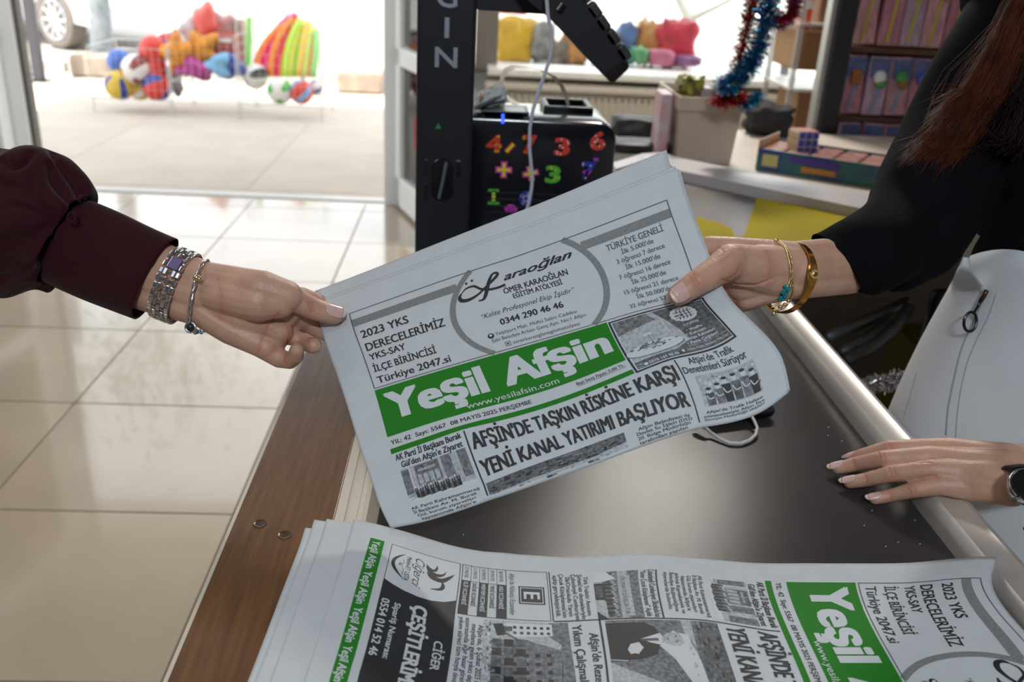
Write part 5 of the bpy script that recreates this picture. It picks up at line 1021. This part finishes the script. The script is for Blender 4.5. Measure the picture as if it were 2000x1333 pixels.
def figure(B, ang, shoulders, name, h=1.66):
    # coarse adult torso, head and legs standing at B, facing ang; joined under the clothes to the detailed hands
    f = np.array([math.cos(ang), math.sin(ang), 0]); s = np.array([-f[1], f[0], 0]); P = lambda a, b, z: np.array([B[0], B[1], 0])+f*a+s*b+np.array([0, 0, z*h])
    m = MB()
    for q in (-1, 1):
        chain(m, [(P(.0, q*.09, .50), .085), (P(.01, q*.09, .28), .058), (P(-.01, q*.095, .16), .052), (P(-.02, q*.095, .05), .036)]); capsule(m, P(-.04, q*.095, .03), .033, P(.12, q*.11, .018), .026, SKIN)
        chain(m, [(P(0, q*.02, .79), .06), (P(0, q*.15, .80), .05)])
    chain(m, [(P(0, .05, .53), .082), (P(0, .04, .62), .076), (P(0, .05, .73), .10), (P(0, .05, .78), .07)]); chain(m, [(P(0, -.05, .53), .082), (P(0, -.04, .62), .076), (P(0, -.05, .73), .10), (P(0, -.05, .78), .07)])
    chain(m, [(P(0, 0, .80), .055), (P(.01, 0, .88), .048)]); m.ell(P(.015, 0, .945), (.085, .078, .105), SKIN, rot=Matrix.Rotation(ang, 3, 'Z')); capsule(m, P(.05, 0, .90), .045, P(.03, 0, .915), .06, SKIN)
    capsule(m, P(.098, 0, .945), .009, P(.112, 0, .928), .013, SKIN)
    for q in (-1, 1): m.ell(P(.01, q*.08, .935), (.014, .010, .028), SKIN, rot=Matrix.Rotation(ang, 3, 'Z'))
    for sh, el in shoulders: chain(m, [(sh, .034), (el, .028)])
    return m, P
# ---------------------------------------------------------------- person on the left
p1 = empty('person', (-1.0, 1.05, 0), 'person at the left in a maroon blouse, one arm reaching in', 'person')
hA = MB()
F1 = [(100, 430, .925, .028), (398, 545, .880, .0170)]; F2 = [(95, 505, .925, .026), (388, 604, .880, .0165)]
for ch_ in (F1, F2, [(95, 465, .925, .033), (393, 575, .880, .0215)],
    [(398, 545, .880, .0170), (470, 556, .868, .0165), (512, 565, .862, .0178), (560, 578, .866, .0148)], [(425, 572, .872, .019), (505, 590, .862, .019), (545, 592, .866, .015)],
    [(552, 576, .868, .0140), (585, 590, .878, .0118), (614, 604, .886, .0108), (636, 611, .891, .0104), (654, 615, .8935, .0092)],
    [(388, 602, .880, .0165), (450, 642, .882, .0155), (520, 678, .886, .0125)], [(395, 590, .882, .0175), (470, 615, .880, .0170), (545, 648, .890, .0135)], [(400, 575, .882, .018), (480, 590, .882, .018), (560, 612, .895, .0140)], [(470, 640, .886, .0160), (535, 665, .892, .0130)],
    [(560, 585, .893, .0140), (588, 580, .915, .0100), (622, 592, .928, .0092), (655, 612, .926, .0085), (678, 622, .922, .0075)],
    [(560, 614, .898, .0125), (600, 633, .918, .0095), (640, 651, .924, .0090), (672, 664, .920, .0080)],
    [(538, 648, .893, .0122), (570, 658, .902, .0088), (595, 669, .900, .0083), (609, 675, .885, .0080), (613, 676, .880, .0076)],
    [(515, 678, .887, .0120), (545, 700, .890, .0095), (566, 705, .886, .0082), (578, 695, .876, .0080), (579, 685, .869, .0070)]): chain(hA, D(ch_))
f_hand = fuse(hA, 'hand', None, .0011, 9, SKIN)
creases(f_hand, [[(603, 590), (607, 608)], ([(609, 591), (612, 607)], .6), ([(505, 686), (517, 655), (530, 628), (545, 612)], .8), ([(552, 712), (557, 690)], .8), ([(561, 676), (566, 650)], .6), ([(425, 545), (432, 580), (428, 620)], .4), ([(600, 660), (604, 672)], .5)])
el1 = pd(-190, 440, .99); sh1 = np.array([-.93, 1.10, 1.33])
bm1, PP = figure((-1.0, 1.12), -.12, [(sh1, el1), (el1, pd(60, 460, .93)), (np.array([-1.03, .92, 1.33]), np.array([-1.05, .80, 1.05])), (np.array([-1.05, .80, 1.05]), np.array([-.95, .74, .85]))], 'body')
m_b = fuse(bm1, 'torso', None, .012, 3, SKIN)
b1 = join_meshes([f_hand, m_b], 'body'); flush_shade_attr(b1); b1.parent = p1; b1.matrix_parent_inverse = p1.matrix_world.inverted()
FL.append((np.array([pd(560, 650, .88), pd(535, 670, .88)]), .45, .012))
nail(p1, pd(653, 614.5, .8935), pd(614, 604, .886), .0092, -FWD*.9+np.array([0, 0, .7])+(pd(640, 600, .9)-pd(640, 610, .9))*4, NAILT, 1.05, 48)
nail(p1, pd(613, 674, .880), pd(610, 673, .886), .0074, (pd(660, 664, .88)-pd(600, 674, .88)), NAIL, .4, 30)
MAR = mat('maroon_cloth', (.034, .0045, .008), .8, spec=.12, sheen=.08, noise=.15, nscale=30, bump=.15, bscale=900)
def fold1(t, a):
    g = max(0, 1-abs(t-.92)/.45); return .07*g*math.sin(7*a+1.5)+.03*g*math.sin(13*a+4*t)+.05*math.sin(3*a+9*t)*(1-t*.6)+.04*math.sin(5*a-16*t)
SL = densify([(-330, 400, 1.04, 30, -130), (-200, 420, 1.0, 30, -140), (-90, 432, .965, 36, -138), (-20, 438, .945, 40, -140), (40, 428, .93, 42, -146), (84, 436, .92, 46, -134), (112, 455, .912, 48, -112), (130, 470, .908, 48, -96), (133, 474, .907, 45, -86), (126, 472, .908, 42, -78)], 150)
m = MB(); m.loft(rings(SL, 190, fold1, .78), MAR, cap=False); o = m.build('blouse_sleeve', p1, True); _f = list(FL)
creases(o, [[(104, 298), (124, 330), (146, 362), (160, 388)], ([(98, 322), (104, 356), (132, 388), (150, 404)], .9), ([(2, 312), (22, 326), (44, 318), (58, 300)], 1.1), ([(6, 470), (60, 462), (104, 438)], .7), ([(20, 400), (60, 408), (100, 430), (112, 452)], .8), ([(0, 545), (50, 528), (82, 498)], .8), ([(60, 350), (66, 385), (100, 420)], .6), ([(0, 360), (40, 372), (70, 400)], .6)], .0055, .0042); FL[:] = _f
md = o.modifiers.new('s', 'SOLIDIFY'); md.thickness = .0012; bake(o)
def fold2(t, a): return .018*math.sin(3*a+2*t)+.012*math.sin(5*a+6*t)+.03*max(0, .25-t)*math.sin(11*a)
SC2 = densify([(118, 468, .909, 44, -80), (150, 482, .906, 43, -82), (200, 503, .903, 43, -82), (255, 526, .897, 42, -80), (303, 546, .890, 41, -79)], 26)
m = MB(); m.loft(rings(SC2, 56, fold2, .62), MAR, cap=False); o = m.build('blouse_cuff', p1, True); md = o.modifiers.new('s', 'SOLIDIFY'); md.thickness = .0016; bake(o)
m = MB(); L_ = [(140, 570), (200, 596), (258, 622), (269, 606), (262, 590), (200, 570), (145, 552)]
P = [pd(x, y, .893-.0002*i) for i, (x, y) in enumerate(L_)]; m.extr(P, FWD*.0012, MAR); m.build('cuff_placket', o)
m = MB(); c = pd(139, 418+0, .845); m.tube([pd(140+8*math.cos(a), 425+9*math.sin(a), .868) for a in np.linspace(0, 6.28, 16)[:-1]], .0012, MAR, 6, True); m.build('button', o)
# clothes of the coarse figure
def clothes(PP, mtop, mleg, parent, top='blouse', leg='trousers', sleeves=()):
    m = MB()
    for q in (-1, 1): chain(m, [(PP(0, q*.05, .55), .112), (PP(0, q*.045, .64), .098), (PP(0, q*.05, .74), .115), (PP(0, q*.06, .785), .075)], mtop); chain(m, [(PP(0, q*.05, .79), .066), (PP(0, q*.16, .795), .060)], mtop)
    for a, b_ in sleeves: chain(m, [(a, .050), (b_, .044)], mtop)
    fuse(m, top, parent, .012, 4, mtop)
    m = MB()
    for q in (-1, 1): chain(m, [(PP(0, q*.07, .53), .112), (PP(0, q*.09, .44), .10), (PP(.01, q*.09, .28), .078), (PP(-.01, q*.095, .06), .065)], mleg)
    fuse(m, leg, parent, .012, 3, mleg)
    for q in (-1, 1): m = MB(); capsule(m, PP(-.05, q*.095, .024), .04, PP(.14, q*.11, .02), .033, BLACKP); m.build('shoe', parent, True)
clothes(PP, MAR, mat('dark_jeans', (.03, .035, .06), .8), p1, sleeves=((sh1, el1), (np.array([-1.03, .92, 1.33]), np.array([-1.05, .80, 1.05])), (np.array([-1.05, .80, 1.05]), np.array([-.97, .755, .88]))))
def head_bits(PP, parent, hairm, lng=False):
    for q in (-1, 1): m = MB(); m.ell(PP(.088, q*.032, .948), (.012, .014, .012), WHITEPL); e = m.build('eye', parent, True); m = MB(); m.ell(PP(.098, q*.032, .948), (.004, .006, .006), mat('iris_brown', (.08, .035, .015), .2)); m.build('iris', e, True)
    m = MB(); capsule(m, PP(.095, -.02, .912), .006, PP(.095, .02, .912), .006, mat('lips', (.5, .17, .15), .4)); m.build('mouth', parent, True)
    m = MB(); m.ell(PP(-.015, 0, .965), (.092, .09, .10), hairm, nu=24, nv=16)
    if lng:
        for q in (-1, 0, 1): chain(m, [(PP(-.07, q*.05, .95), .05), (PP(-.10, q*.06, .84), .05), (PP(-.11, q*.07, .74), .035)], hairm)
    fuse(m, 'hair', parent, .008, 3, hairm)
head_bits(PP, p1, mat('hair_dark', (.03, .018, .012), .5), True)
# silver watch bracelet
wb = empty('watch_bracelet', pd(345, 557, .885), 'silver link watch bracelet on the left wrist beside the maroon cuff', 'watch')
Cw = pd(343, 558, .886); mj = pd(343-27, 558+66, .886)-Cw; mn_ = -FWD*.0285; tw = pd(343+19, 558+7.5, .886)-Cw; tw /= np.linalg.norm(tw)
DKS = mat('silver_dark', (.50, .50, .57), .2, 1.)  # darker silver for every third link
NL = 30
for i in range(NL):
    th_ = 2*math.pi*i/NL; c = Cw+mj*math.cos(th_)*1.02+mn_*math.sin(th_); tg = -mj*math.sin(th_)+mn_*math.cos(th_); tg /= np.linalg.norm(tg); nn = np.cross(tg, tw); nn /= np.linalg.norm(nn); rot = Matrix((tw, tg, nn)).transposed()
    if i in (10, 11):
        if i == 10: m = MB(); m.box(c+tg*.003+nn*.0004*0, (.0105, .0125, .0034), mat('clasp_pearl', (.36, .28, .55), .25, .6, noise=.3, nscale=900), rot=rot, bev=.0008); m.build('clasp', wb)
        for sx in (-1, 1): m = MB(); m.box(c+tw*sx*.0082, (.0034, .0062, .003), STEEL, rot=rot, bev=.0009); m.build('link', wb)
        continue
    for k, off_ in enumerate((-.0082, -.0041, 0, .0041, .0082)):
        if (i+k) % 2 == 0 or k in (0, 4): m = MB(); m.box(c+tw*off_, (.0040, .0074 if k % 2 else .0064, .0030 if k % 2 else .0024), STEEL if (i+k) % 3 else DKS, rot=rot, bev=.0009); m.build('link', wb)
        else: m = MB(); m.tube([c+tw*(off_-.002), c+tw*(off_+.002)], .0011, STEEL, 8); m.build('pin', wb)
bb_ = empty('cord_bangle', pd(387, 575, .88), 'thin twisted silver bangle with bead charms, next to the silver watch bracelet', 'bracelet')
Cb = pd(389, 575, .880); m1_ = pd(389-15, 575+66, .880)-Cb; m2_ = -FWD*.0275+(pd(395, 575, .88)-pd(389, 575, .88))
for ph_ in (0, math.pi): m = MB(); m.tube([Cb+m1_*math.cos(a)*1.02+m2_*math.sin(a)+(FWD*math.sin(9*a+ph_)+(R@np.array([1, 0, 0]))*math.cos(9*a+ph_))*.0011 for a in np.linspace(0, 2*math.pi, 90)[:-1]], .0010, STEEL, 6, True); m.build('strand', bb_, True)
m = MB(); m.ell(pd(384, 543, .852), (.0035, .003, .003), GOLDL); m.ell(pd(389, 545, .852), (.0025, .0025, .0025), GOLDL); m.build('gold_bead', bb_, True)
c = pd(372, 640, .865); m = MB(); m.tube([c+(R@np.array([math.cos(a), math.sin(a), 0]))*.0045 for a in np.linspace(0, 6.28, 20)[:-1]], .0012, STEEL, 8, True); m.ell(c+FWD*.001, (.0042, .0042, .0042), mat('bead_dark_blue', (.01, .02, .035), .08)); m.build('round_charm', bb_, True)
m = MB(); c = pd(386, 648, .872)
for i in range(14): m.ell(c+rng.normal(0, 1, 3)*(.0025, .002, .002), (.0016, .0016, .0016), (STEEL, mat('crystal_blue', (.12, .30, .42), .1, .5))[i % 2], nu=8, nv=6)
m.build('crystal_charm', bb_, True)
# ---------------------------------------------------------------- person on the right
p2 = empty('person', (.74, 1.02, 0), 'person in black top and white trousers behind the counter, handing over the newspaper', 'person')
hB = MB()
for ch_ in ([(1428, 512, .824, .0165), (1395, 532, .812, .0135), (1364, 551, .804, .0118), (1342, 566, .800, .0108), (1326, 576, .7985, .0098)],
    [(1428, 512, .826, .0165), (1475, 520, .836, .0190), (1550, 520, .852, .020)], [(1450, 525, .834, .0180), (1510, 545, .845, .0175)],
    [(1552, 503, .852, .0150), (1495, 494, .850, .0128), (1430, 484, .850, .0102), (1385, 483, .858, .0105), (1350, 495, .862, .0085), (1325, 515, .858, .0075)],
    [(1540, 520, .855, .018), (1440, 508, .848, .0130), (1405, 515, .846, .0100)], [(1562, 552, .852, .0150), (1500, 568, .850, .0125), (1458, 582, .853, .0115)], [(1500, 545, .850, .0175), (1452, 558, .850, .0160)], [(1445, 565, .855, .0145), (1405, 560, .868, .0105), (1365, 560, .868, .0085)], [(1455, 582, .858, .0112), (1415, 590, .872, .0100), (1380, 592, .870, .0080)], [(1470, 592, .862, .0065), (1440, 600, .870, .0065)],
    [(1552, 503, .852, .0150), (1650, 498, .902, .0180), (1730, 500, .950, .020)], [(1562, 553, .852, .0150), (1660, 540, .902, .0175), (1735, 520, .950, .020)], [(1556, 528, .852, .021), (1655, 518, .904, .0235), (1735, 508, .952, .022)]): chain(hB, D(ch_))
hb_ = fuse(hB, 'hand', None, .0011, 9, SKIN)
creases(hb_, [[(1353, 533), (1366, 554)], ([(1348, 539), (1361, 559)], .7), ([(1447, 518), (1440, 533), (1428, 543), (1410, 548)], .9), ([(1408, 547), (1440, 556), (1478, 557), (1508, 545)], 1.7), ([(1412, 545), (1422, 575), (1440, 590)], .6), ([(1498, 490), (1506, 520), (1500, 560)], .35), ([(1402, 482), (1412, 492), (1408, 503)], .5)])
hC = MB()
IDX = Z([(1822, 876, .878, .0112), (1738, 876, .868, .0090), (1690, 888, .850, .0076), (1664, 896, .8385, .0066)])
MID = Z([(1818, 892, .878, .0116), (1727, 897, .866, .0095), (1674, 907, .847, .0080), (1637, 915, .8375, .0070)])
RNG = Z([(1822, 918, .874, .0110), (1740, 926, .860, .0092), (1696, 937, .845, .0077), (1660, 943, .8365, .0068)])
PNK = Z([(1838, 948, .864, .0105), (1784, 958, .854, .0084), (1743, 968, .842, .0070), (1709, 975, .8360, .0062)])
for q in (IDX, MID, RNG, PNK): chain(hC, q)
for q in (Z([(1822, 876, .878, .0112), (1860, 878, .882, .0125), (1975, 898, .892, .0165)]), Z([(1818, 892, .878, .0116), (1880, 902, .882, .0140), (1975, 915, .890, .0180)]), Z([(1822, 918, .874, .0110), (1880, 924, .876, .0140), (1975, 935, .886, .0180)]), Z([(1838, 948, .864, .0105), (1895, 950, .866, .0150), (1975, 958, .876, .0165)]),
          Z([(1830, 884, .876, .0105), (1975, 905, .889, .017)]), Z([(1830, 905, .874, .0108), (1975, 926, .887, .017)]), Z([(1840, 932, .868, .0105), (1975, 948, .880, .017)]), Z([(1880, 900, .862, .0120), (1800, 890, .846, .0100), (1775, 900, .838, .008)])): chain(hC, q)
el3 = np.array([.90, .86, .97]); wr = [pz(1975, 905, .890), pz(1975, 950, .876)]
chain(hC, [(wr[0], .0165), (np.array([.74, .80, .925]), .026), (el3, .036)]); chain(hC, [(wr[1], .0165), (np.array([.74, .79, .915]), .026), (el3, .036)])
hc_ = fuse(hC, 'hand', None, .0011, 16, SKIN)
creases(hc_, [([(1716, 883), (1721, 901)], .9), ([(1724, 882), (1729, 900)], .7), ([(1736, 912), (1741, 931)], .9), ([(1744, 911), (1749, 929)], .6), ([(1738, 866), (1741, 875)], .7), ([(1773, 950), (1780, 965)], .8), ([(1781, 948), (1788, 963)], .5), ([(1665, 899), (1669, 912)], .8), ([(1690, 928), (1693, 945)], .8), ([(1736, 961), (1740, 976)], .7), ([(1795, 936), (1815, 930), (1830, 931)], 1.2), ([(1790, 905), (1808, 903), (1822, 905)], .9)])
shR, elR = pd(2075, -170, 1.12), pd(1800, 480, .985); shL = np.array([.93, .93, 1.36])
bm2, P2 = figure((.735, 1.015), math.radians(218), [(shR, elR), (elR, pd(1730, 500, .940)), (shL, el3)], 'body', 1.66)
mb2 = fuse(bm2, 'torso', None, .012, 3, SKIN); b2 = join_meshes([hb_, hc_, mb2], 'body'); flush_shade_attr(b2); b2.parent = p2; b2.matrix_parent_inverse = p2.matrix_world.inverted()
nail(p2, pd(1327, 575, .7985), pd(1364, 551, .804), .0098, -FWD+(pd(1320, 560, .8)-pd(1330, 575, .8))*12, NAILT, 1.25, 52, .02)
for q in (IDX, MID, RNG, PNK): nail(p2, q[-1][0], q[-2][0], q[-1][1], np.array([0, -.12, 1.]), NAILT, 1.55, 56, .03)
BLK = mat('black_cloth', (.0045, .0045, .006), .9, spec=.08, bump=.2, bscale=500)
def fold3(t, a): return .03*math.sin(3*a+11*t)+.02*math.sin(5*a-17*t)+.02*math.sin(2*a+25*t)*t
S3 = densify([(2075, -170, 1.12, -90, -30), (1990, 30, 1.085, -92, -38), (1920, 160, 1.06, -94, -45), (1858, 270, 1.04, -88, -45), (1812, 365, 1.01, -82, -58), (1778, 425, .99, -70, -62), (1738, 474, .942, -42, -76), (1690, 498, .914, -30, -76), (1655, 508, .902, -36, -66), (1632, 514, .896, -43, -57)], 60)
m = MB(); m.loft(rings(S3, 56, fold3, .88), BLK, cap=False); o = m.build('top_sleeve', p2, True); md = o.modifiers.new('s', 'SOLIDIFY'); md.thickness = .002; bake(o)
m = MB()
for q in (-1, 1): chain(m, [(P2(0, q*.03, .575), .092), (P2(0, q*.04, .60), .094), (P2(0, q*.045, .66), .092), (P2(0, q*.05, .74), .110), (P2(0, q*.06, .785), .072)], BLK); chain(m, [(P2(0, q*.05, .79), .064), (P2(0, q*.16, .795), .060)], BLK)
chain(m, [(pd(1872, 350, 1.04), .050), (pd(1800, 470, .985), .044), (pd(1752, 512, .962), .034)], BLK); chain(m, [(shL, .062), (el3, .052)], BLK); chain(m, [(shR, .065), (P2(0, .05, .77), .08)], BLK); chain(m, [(el3, .050), (np.array([.80, .825, .945]), .045)], BLK)
fuse(m, 'black_top', p2, .009, 4, BLK)
TRS = mat('white_trouser_cloth', (.66, .68, .72), .8, noise=.05, nscale=12, bump=.15, bscale=700)
def tring(cx, cy, z, r, rb, tilt=0., n=64, wob=0.):
    o_ = []
    for j in range(n):
        a = 2*math.pi*j/n; w = 1+wob*math.sin(5*a+z*30)+wob*.6*math.sin(9*a+z*50); x = r*math.cos(a)*w; y = rb*math.sin(a)*w; o_.append(np.array([cx+x, cy+y, z+tilt*max(0, -math.cos(a-.55))**3]))
    return o_
m = MB(); TR_ = [tring(.72, 1.0, .42, .19, .17), tring(.72, 1.0, .60, .187, .168), tring(.72, 1.0, .76, .180, .163, wob=.004), tring(.72, 1.0, .83, .168, .155, wob=.006), tring(.72, 1.0, .90, .155, .145, wob=.008), tring(.72, 1.0, .95, .142, .135, .01, wob=.008), tring(.72, 1.0, .985, .133, .128, .035, wob=.006), tring(.72, 1.0, 1.006, .130, .124, .058, wob=.004)]
m.loft(TR_, TRS, cap=False); tro = m.build('trousers', p2, True); md = tro.modifiers.new('sub', 'SUBSURF'); md.levels = 1; md.render_levels = 1; md = tro.modifiers.new('s', 'SOLIDIFY'); md.thickness = .0025; bake(tro)
m = MB()
for q in (-1, 1): chain(m, [(np.array([.72+q*.085, 1.0, .46]), .10), (np.array([.72+q*.09, 1.0, .06]), .085)], TRS)
fuse(m, 'trouser_legs', tro, .012, 2, TRS)
for q in (-1, 1): m = MB(); capsule(m, (.72+q*.09, 1.04, .04), .04, (.72+q*.1, .87, .035), .033, BLACKP); m.build('shoe', p2, True)
bpy.context.view_layer.update(); _me = tro.data; M_ = tro.matrix_world
bv = BVHTree.FromPolygons([M_@v.co for v in _me.vertices], [tuple(f.vertices) for f in _me.polygons])
def onb(x, y, lift=.0012, fb=1.0):
    r = Vector(ray(x, y)).normalized(); h = bv.ray_cast(Vector(O0), r)
    return np.array(h[0])-np.array(r)*lift if h[0] is not None else pd(x, y, fb)
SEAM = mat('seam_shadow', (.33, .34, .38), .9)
for L_ in ([(1926, 574), (1915, 600), (1893, 645), (1876, 690), (1862, 750), (1852, 800), (1848, 850)], [(1945, 576), (1930, 620), (1905, 670), (1886, 720), (1872, 790), (1866, 860)], [(1790, 730), (1776, 780), (1766, 812)]):
    m = MB(); m.tube([onb(*q, .0002) for q in densify(L_, 24)], .0006 if L_[0][0] != 1926 else .0010, SEAM, 5); m.build('seam', tro, True)
m = MB(); m.tube([onb(x, y, .005) for x, y in ((1927, 567), (1922, 578), (1914, 590))], .0026, mat('zip_bronze', (.10, .05, .03), .3, .8), 8); z_ = m.build('zip_slider', tro, True)
m = MB(); m.tube([onb(x, y, .007) for x, y in ((1914, 590), (1909, 600), (1903, 610))], .0016, BLACKG, 8); m.build('zip_pull', tro, True)
cz = onb(1895, 629, .013); hx, hy = pd(1908, 629, 1.0)-pd(1895, 629, 1.0), pd(1897, 609, 1.0)-pd(1895, 629, 1.0)
m = MB(); m.tube([cz+hx*math.cos(a)+hy*math.sin(a) for a in np.linspace(0, 6.28, 26)[:-1]], .0017, BLACKG, 8, True); m.build('zip_ring', tro, True)
m = MB(); P = [pd(1880, 502, .985), pd(1886, 482, .985), pd(1900, 462, .985), pd(1906, 455, .985), pd(1914, 462, .985), pd(1902, 482, .985), pd(1893, 504, .985)]; m.extr(P, FWD*.002, mat('belt_tip_metal', (.85, .80, .66), .2, 1.)); m.build('belt_tip', tro)
m = MB(); G_ = []
for i_, L_ in enumerate(densify([(1880, 502, .986, 1893, 504, .988), (1868, 530, .99, 1898, 528, .99), (1856, 560, 1.0, 1922, 562, .99), (1842, 595, 1.03, 1940, 600, 1.0)], 14)):
    w_ = min(1, max(0, (i_-3)/7)); w_ = w_*w_*(3-2*w_)
    for t in np.linspace(0, 1, 8):
        x_, y_ = L_[0]+(L_[3]-L_[0])*t, L_[1]+(L_[4]-L_[1])*t; q_ = pd(x_, y_, L_[2]+(L_[5]-L_[2])*t-.004*math.sin(t*math.pi)); G_.append(q_*(1-w_)+onb(x_, y_, -.002)*w_)
m.add(G_, [(i*8+j, i*8+j+1, i*8+j+9, i*8+j+8) for i in range(13) for j in range(7)], TRS); fl_ = m.build('waist_flap', tro, True); md = fl_.modifiers.new('s', 'SOLIDIFY'); md.thickness = .0010; md.offset = 0; bake(fl_)
# hair
HR = mat('hair_auburn', (.115, .024, .006), .40, spec=.35, noise=.5, nscale=30); HD = mat('hair_auburn_shade', (.012, .004, .003), .6, spec=.2)  # lit edge strands and shaded inner hair painted as two colours
head_bits(P2, p2, HD, True)
def strands(n, s0, s1, mt, nm, rad, dz, jit=8):
    m = MB()
    for i in range(n):
        s = rng.uniform(s0, s1); q = rng.normal(0, 1, 4); cl = round(s*14)/14; s2 = s*.45+cl*.55; e = rng.uniform(0, 1)**2
        tipx, tipy = 1752+s2*190, 316+28*math.sin(s2*5)+rng.uniform(-10, 22)-e*150*(1-s2*.3)
        tipx += e*85
        P0 = (2040+s*130, -150); P1 = (1962+s*112+q[0]*4, 30+s*10); P2_ = (1893+s2*125+q[1]*jit, 160+s*20); P3 = (1825+s2*150+q[2]*jit, 255+s*15); P4 = (tipx, tipy)
        if e > .5: P3 = ((P2_[0]+tipx)/2, (P2_[1]+tipy)/2)
        d0 = dz+rng.uniform(-.012, .012); L_ = densify([P0+(d0+.02,), P1+(d0+.008,), P2_+(d0,), P3+(d0-.006,), P4+(d0-.010+rng.uniform(-.01, .006),)], 12)
        m.tube([pd(*l) for l in L_], [rad]*10+[rad*.7, rad*.25], mt, 3)
    return tag(m.build(nm, p2, True), kind='stuff')
strands(1000, .0, .55, HR, 'hair_strands', .00036, .985); strands(900, .1, 1.25, HD, 'hair_understrands', .0009, .996); strands(60, -.12, .25, HR, 'loose_hairs', .00022, .985, 22)
# gold bangle, chain bracelet
gb = empty('gold_bangle', pd(1555, 540, .85), 'polished gold bangle with an oval centre on the gripping wrist', 'bracelet')
Cg = pd(1538, 543, .856); a1 = pd(1531, 611, .856)-Cg; a2 = pd(1569, 541, .856)-Cg-FWD*.028
def band(C, a1, a2, wd_fn, th, mt, n=72, t0=0, t1=2*math.pi):
    ax = np.cross(a1, a2); ax /= np.linalg.norm(ax); Rr = []
    for a in np.linspace(t0, t1, n):
        c = C+a1*math.cos(a)+a2*math.sin(a); o_ = c-C; o_ /= np.linalg.norm(o_); w = wd_fn(a)/2; Rr.append([c-ax*w-o_*th, c+ax*w-o_*th, c+ax*w*.9+o_*th, c-ax*w*.9+o_*th])
    m = MB(); m.loft(Rr, mt, cap=False); return m
m = band(Cg, a1, a2, lambda a: .0065+.0055*math.exp(-((a-math.pi/2)/.32)**2), .0008, GOLD); m.build('band', gb, angle=50)
ck = Cg+a2*1.03; m = MB(); m.tube([ck-FWD*.0005, ck-FWD*.003], .0042, GOLDL, 14); m.tube([ck-FWD*.003, ck-FWD*.0055], .0018, GOLD, 8); m.build('knob', gb)
cbn = empty('chain_bracelet', pd(1540, 520, .84), 'fine gold chain bracelet with turquoise beads beside the gold bangle', 'bracelet')
def onhand(x, y, lift=.0015, fb=.83):
    r = Vector(ray(x, y)).normalized(); h = bh.ray_cast(Vector(O0), r); return np.array(h[0])-np.array(r)*lift if h[0] is not None else pd(x, y, fb)
bpy.context.view_layer.update(); bh = BVHTree.FromPolygons([b2.matrix_world@v.co for v in b2.data.vertices], [tuple(f.vertices) for f in b2.data.polygons])
for L_ in ([(1517, 471), (1530, 476), (1541, 492), (1547, 515), (1547, 540), (1543, 560), (1532, 582), (1517, 596), (1508, 600)], [(1519, 474), (1533, 483), (1540, 505), (1544, 530), (1541, 553), (1530, 570)], [(1546, 545), (1549, 570), (1540, 592), (1527, 603), (1512, 606)]):
    m = MB(); LL = densify(L_, 60)
    for i, q in enumerate(LL): c = onhand(*q); m.ell(c, (.0011, .0011, .0011), GOLDL, nu=6, nv=4)
    m.tube([onhand(*q) for q in LL], .0005, GOLD, 4); tag(m.build('chain', cbn, True), kind='stuff')
TQ = mat('turquoise', (.0, .22, .24), .3)
for i in range(14): m = MB(); c = onhand(1523+i % 3*4+i*.9, 584-i*2.0+(i % 2)*3, .002); m.ell(c, (.0019, .0019, .0019), TQ, nu=8, nv=6); m.build('turquoise_bead', cbn, True)
for x, y in ((1516, 470), (1511, 613), (1524, 600), (1533, 596), (1540, 588)): m = MB(); m.ell(onhand(x, y, .002), (.0022, .0022, .0022), GOLDL, nu=10, nv=8); m.build('gold_charm', cbn, True)
# black watch on the resting wrist
ww = empty('wrist_watch', pz(2005, 950, .905), 'black round wrist watch with silver pushers at the right edge', 'watch')
cw = pz(2012, 952, .900); ax = np.array([-.12, -.50, .86]); ax /= np.linalg.norm(ax); e1 = np.cross(ax, [0, 1, 0]); e1 /= np.linalg.norm(e1); e2 = np.cross(ax, e1)
circ = lambda r, h: [cw+e1*r*math.cos(a)+e2*r*math.sin(a)+ax*h for a in np.linspace(0, 2*math.pi, 41)[:-1]]
m = MB(); m.loft([circ(.0185, -.006), circ(.0195, -.004), circ(.0198, .001), circ(.0188, .0025)], STEEL); m.build('case', ww, angle=40)
m = MB(); m.loft([circ(.0180, .0026), circ(.0170, .0040), circ(.002, .0042)], BLACKG); m.build('dial', ww, angle=40)
for x, y in ((1975, 932), (1983, 975)):
    p_ = pz(x, y, .898); q_ = cw+(p_-cw)*.75; m = MB(); m.tube([q_, p_], .0016, STEEL, 8); m.tube([p_, p_+(p_-q_)*.3], .0026, STEEL, 10); m.build('pusher', ww)
for s_ in (-1, 1):
    for k in range(6):
        a = .32*(k+1); c = cw+e2*s_*(.0175+.008*math.sin(a)*1.6)-ax*(.003+.0105*(1-math.cos(a))*1.6); m = MB(); m.box(c, (.016, .0055, .003), mat('strap_black', (.015, .015, .017), .3, .3), rot=Matrix((e1, e2, ax)).transposed()@Matrix.Rotation(-s_*a, 3, 'X'), bev=.001); m.build('strap_link', ww)
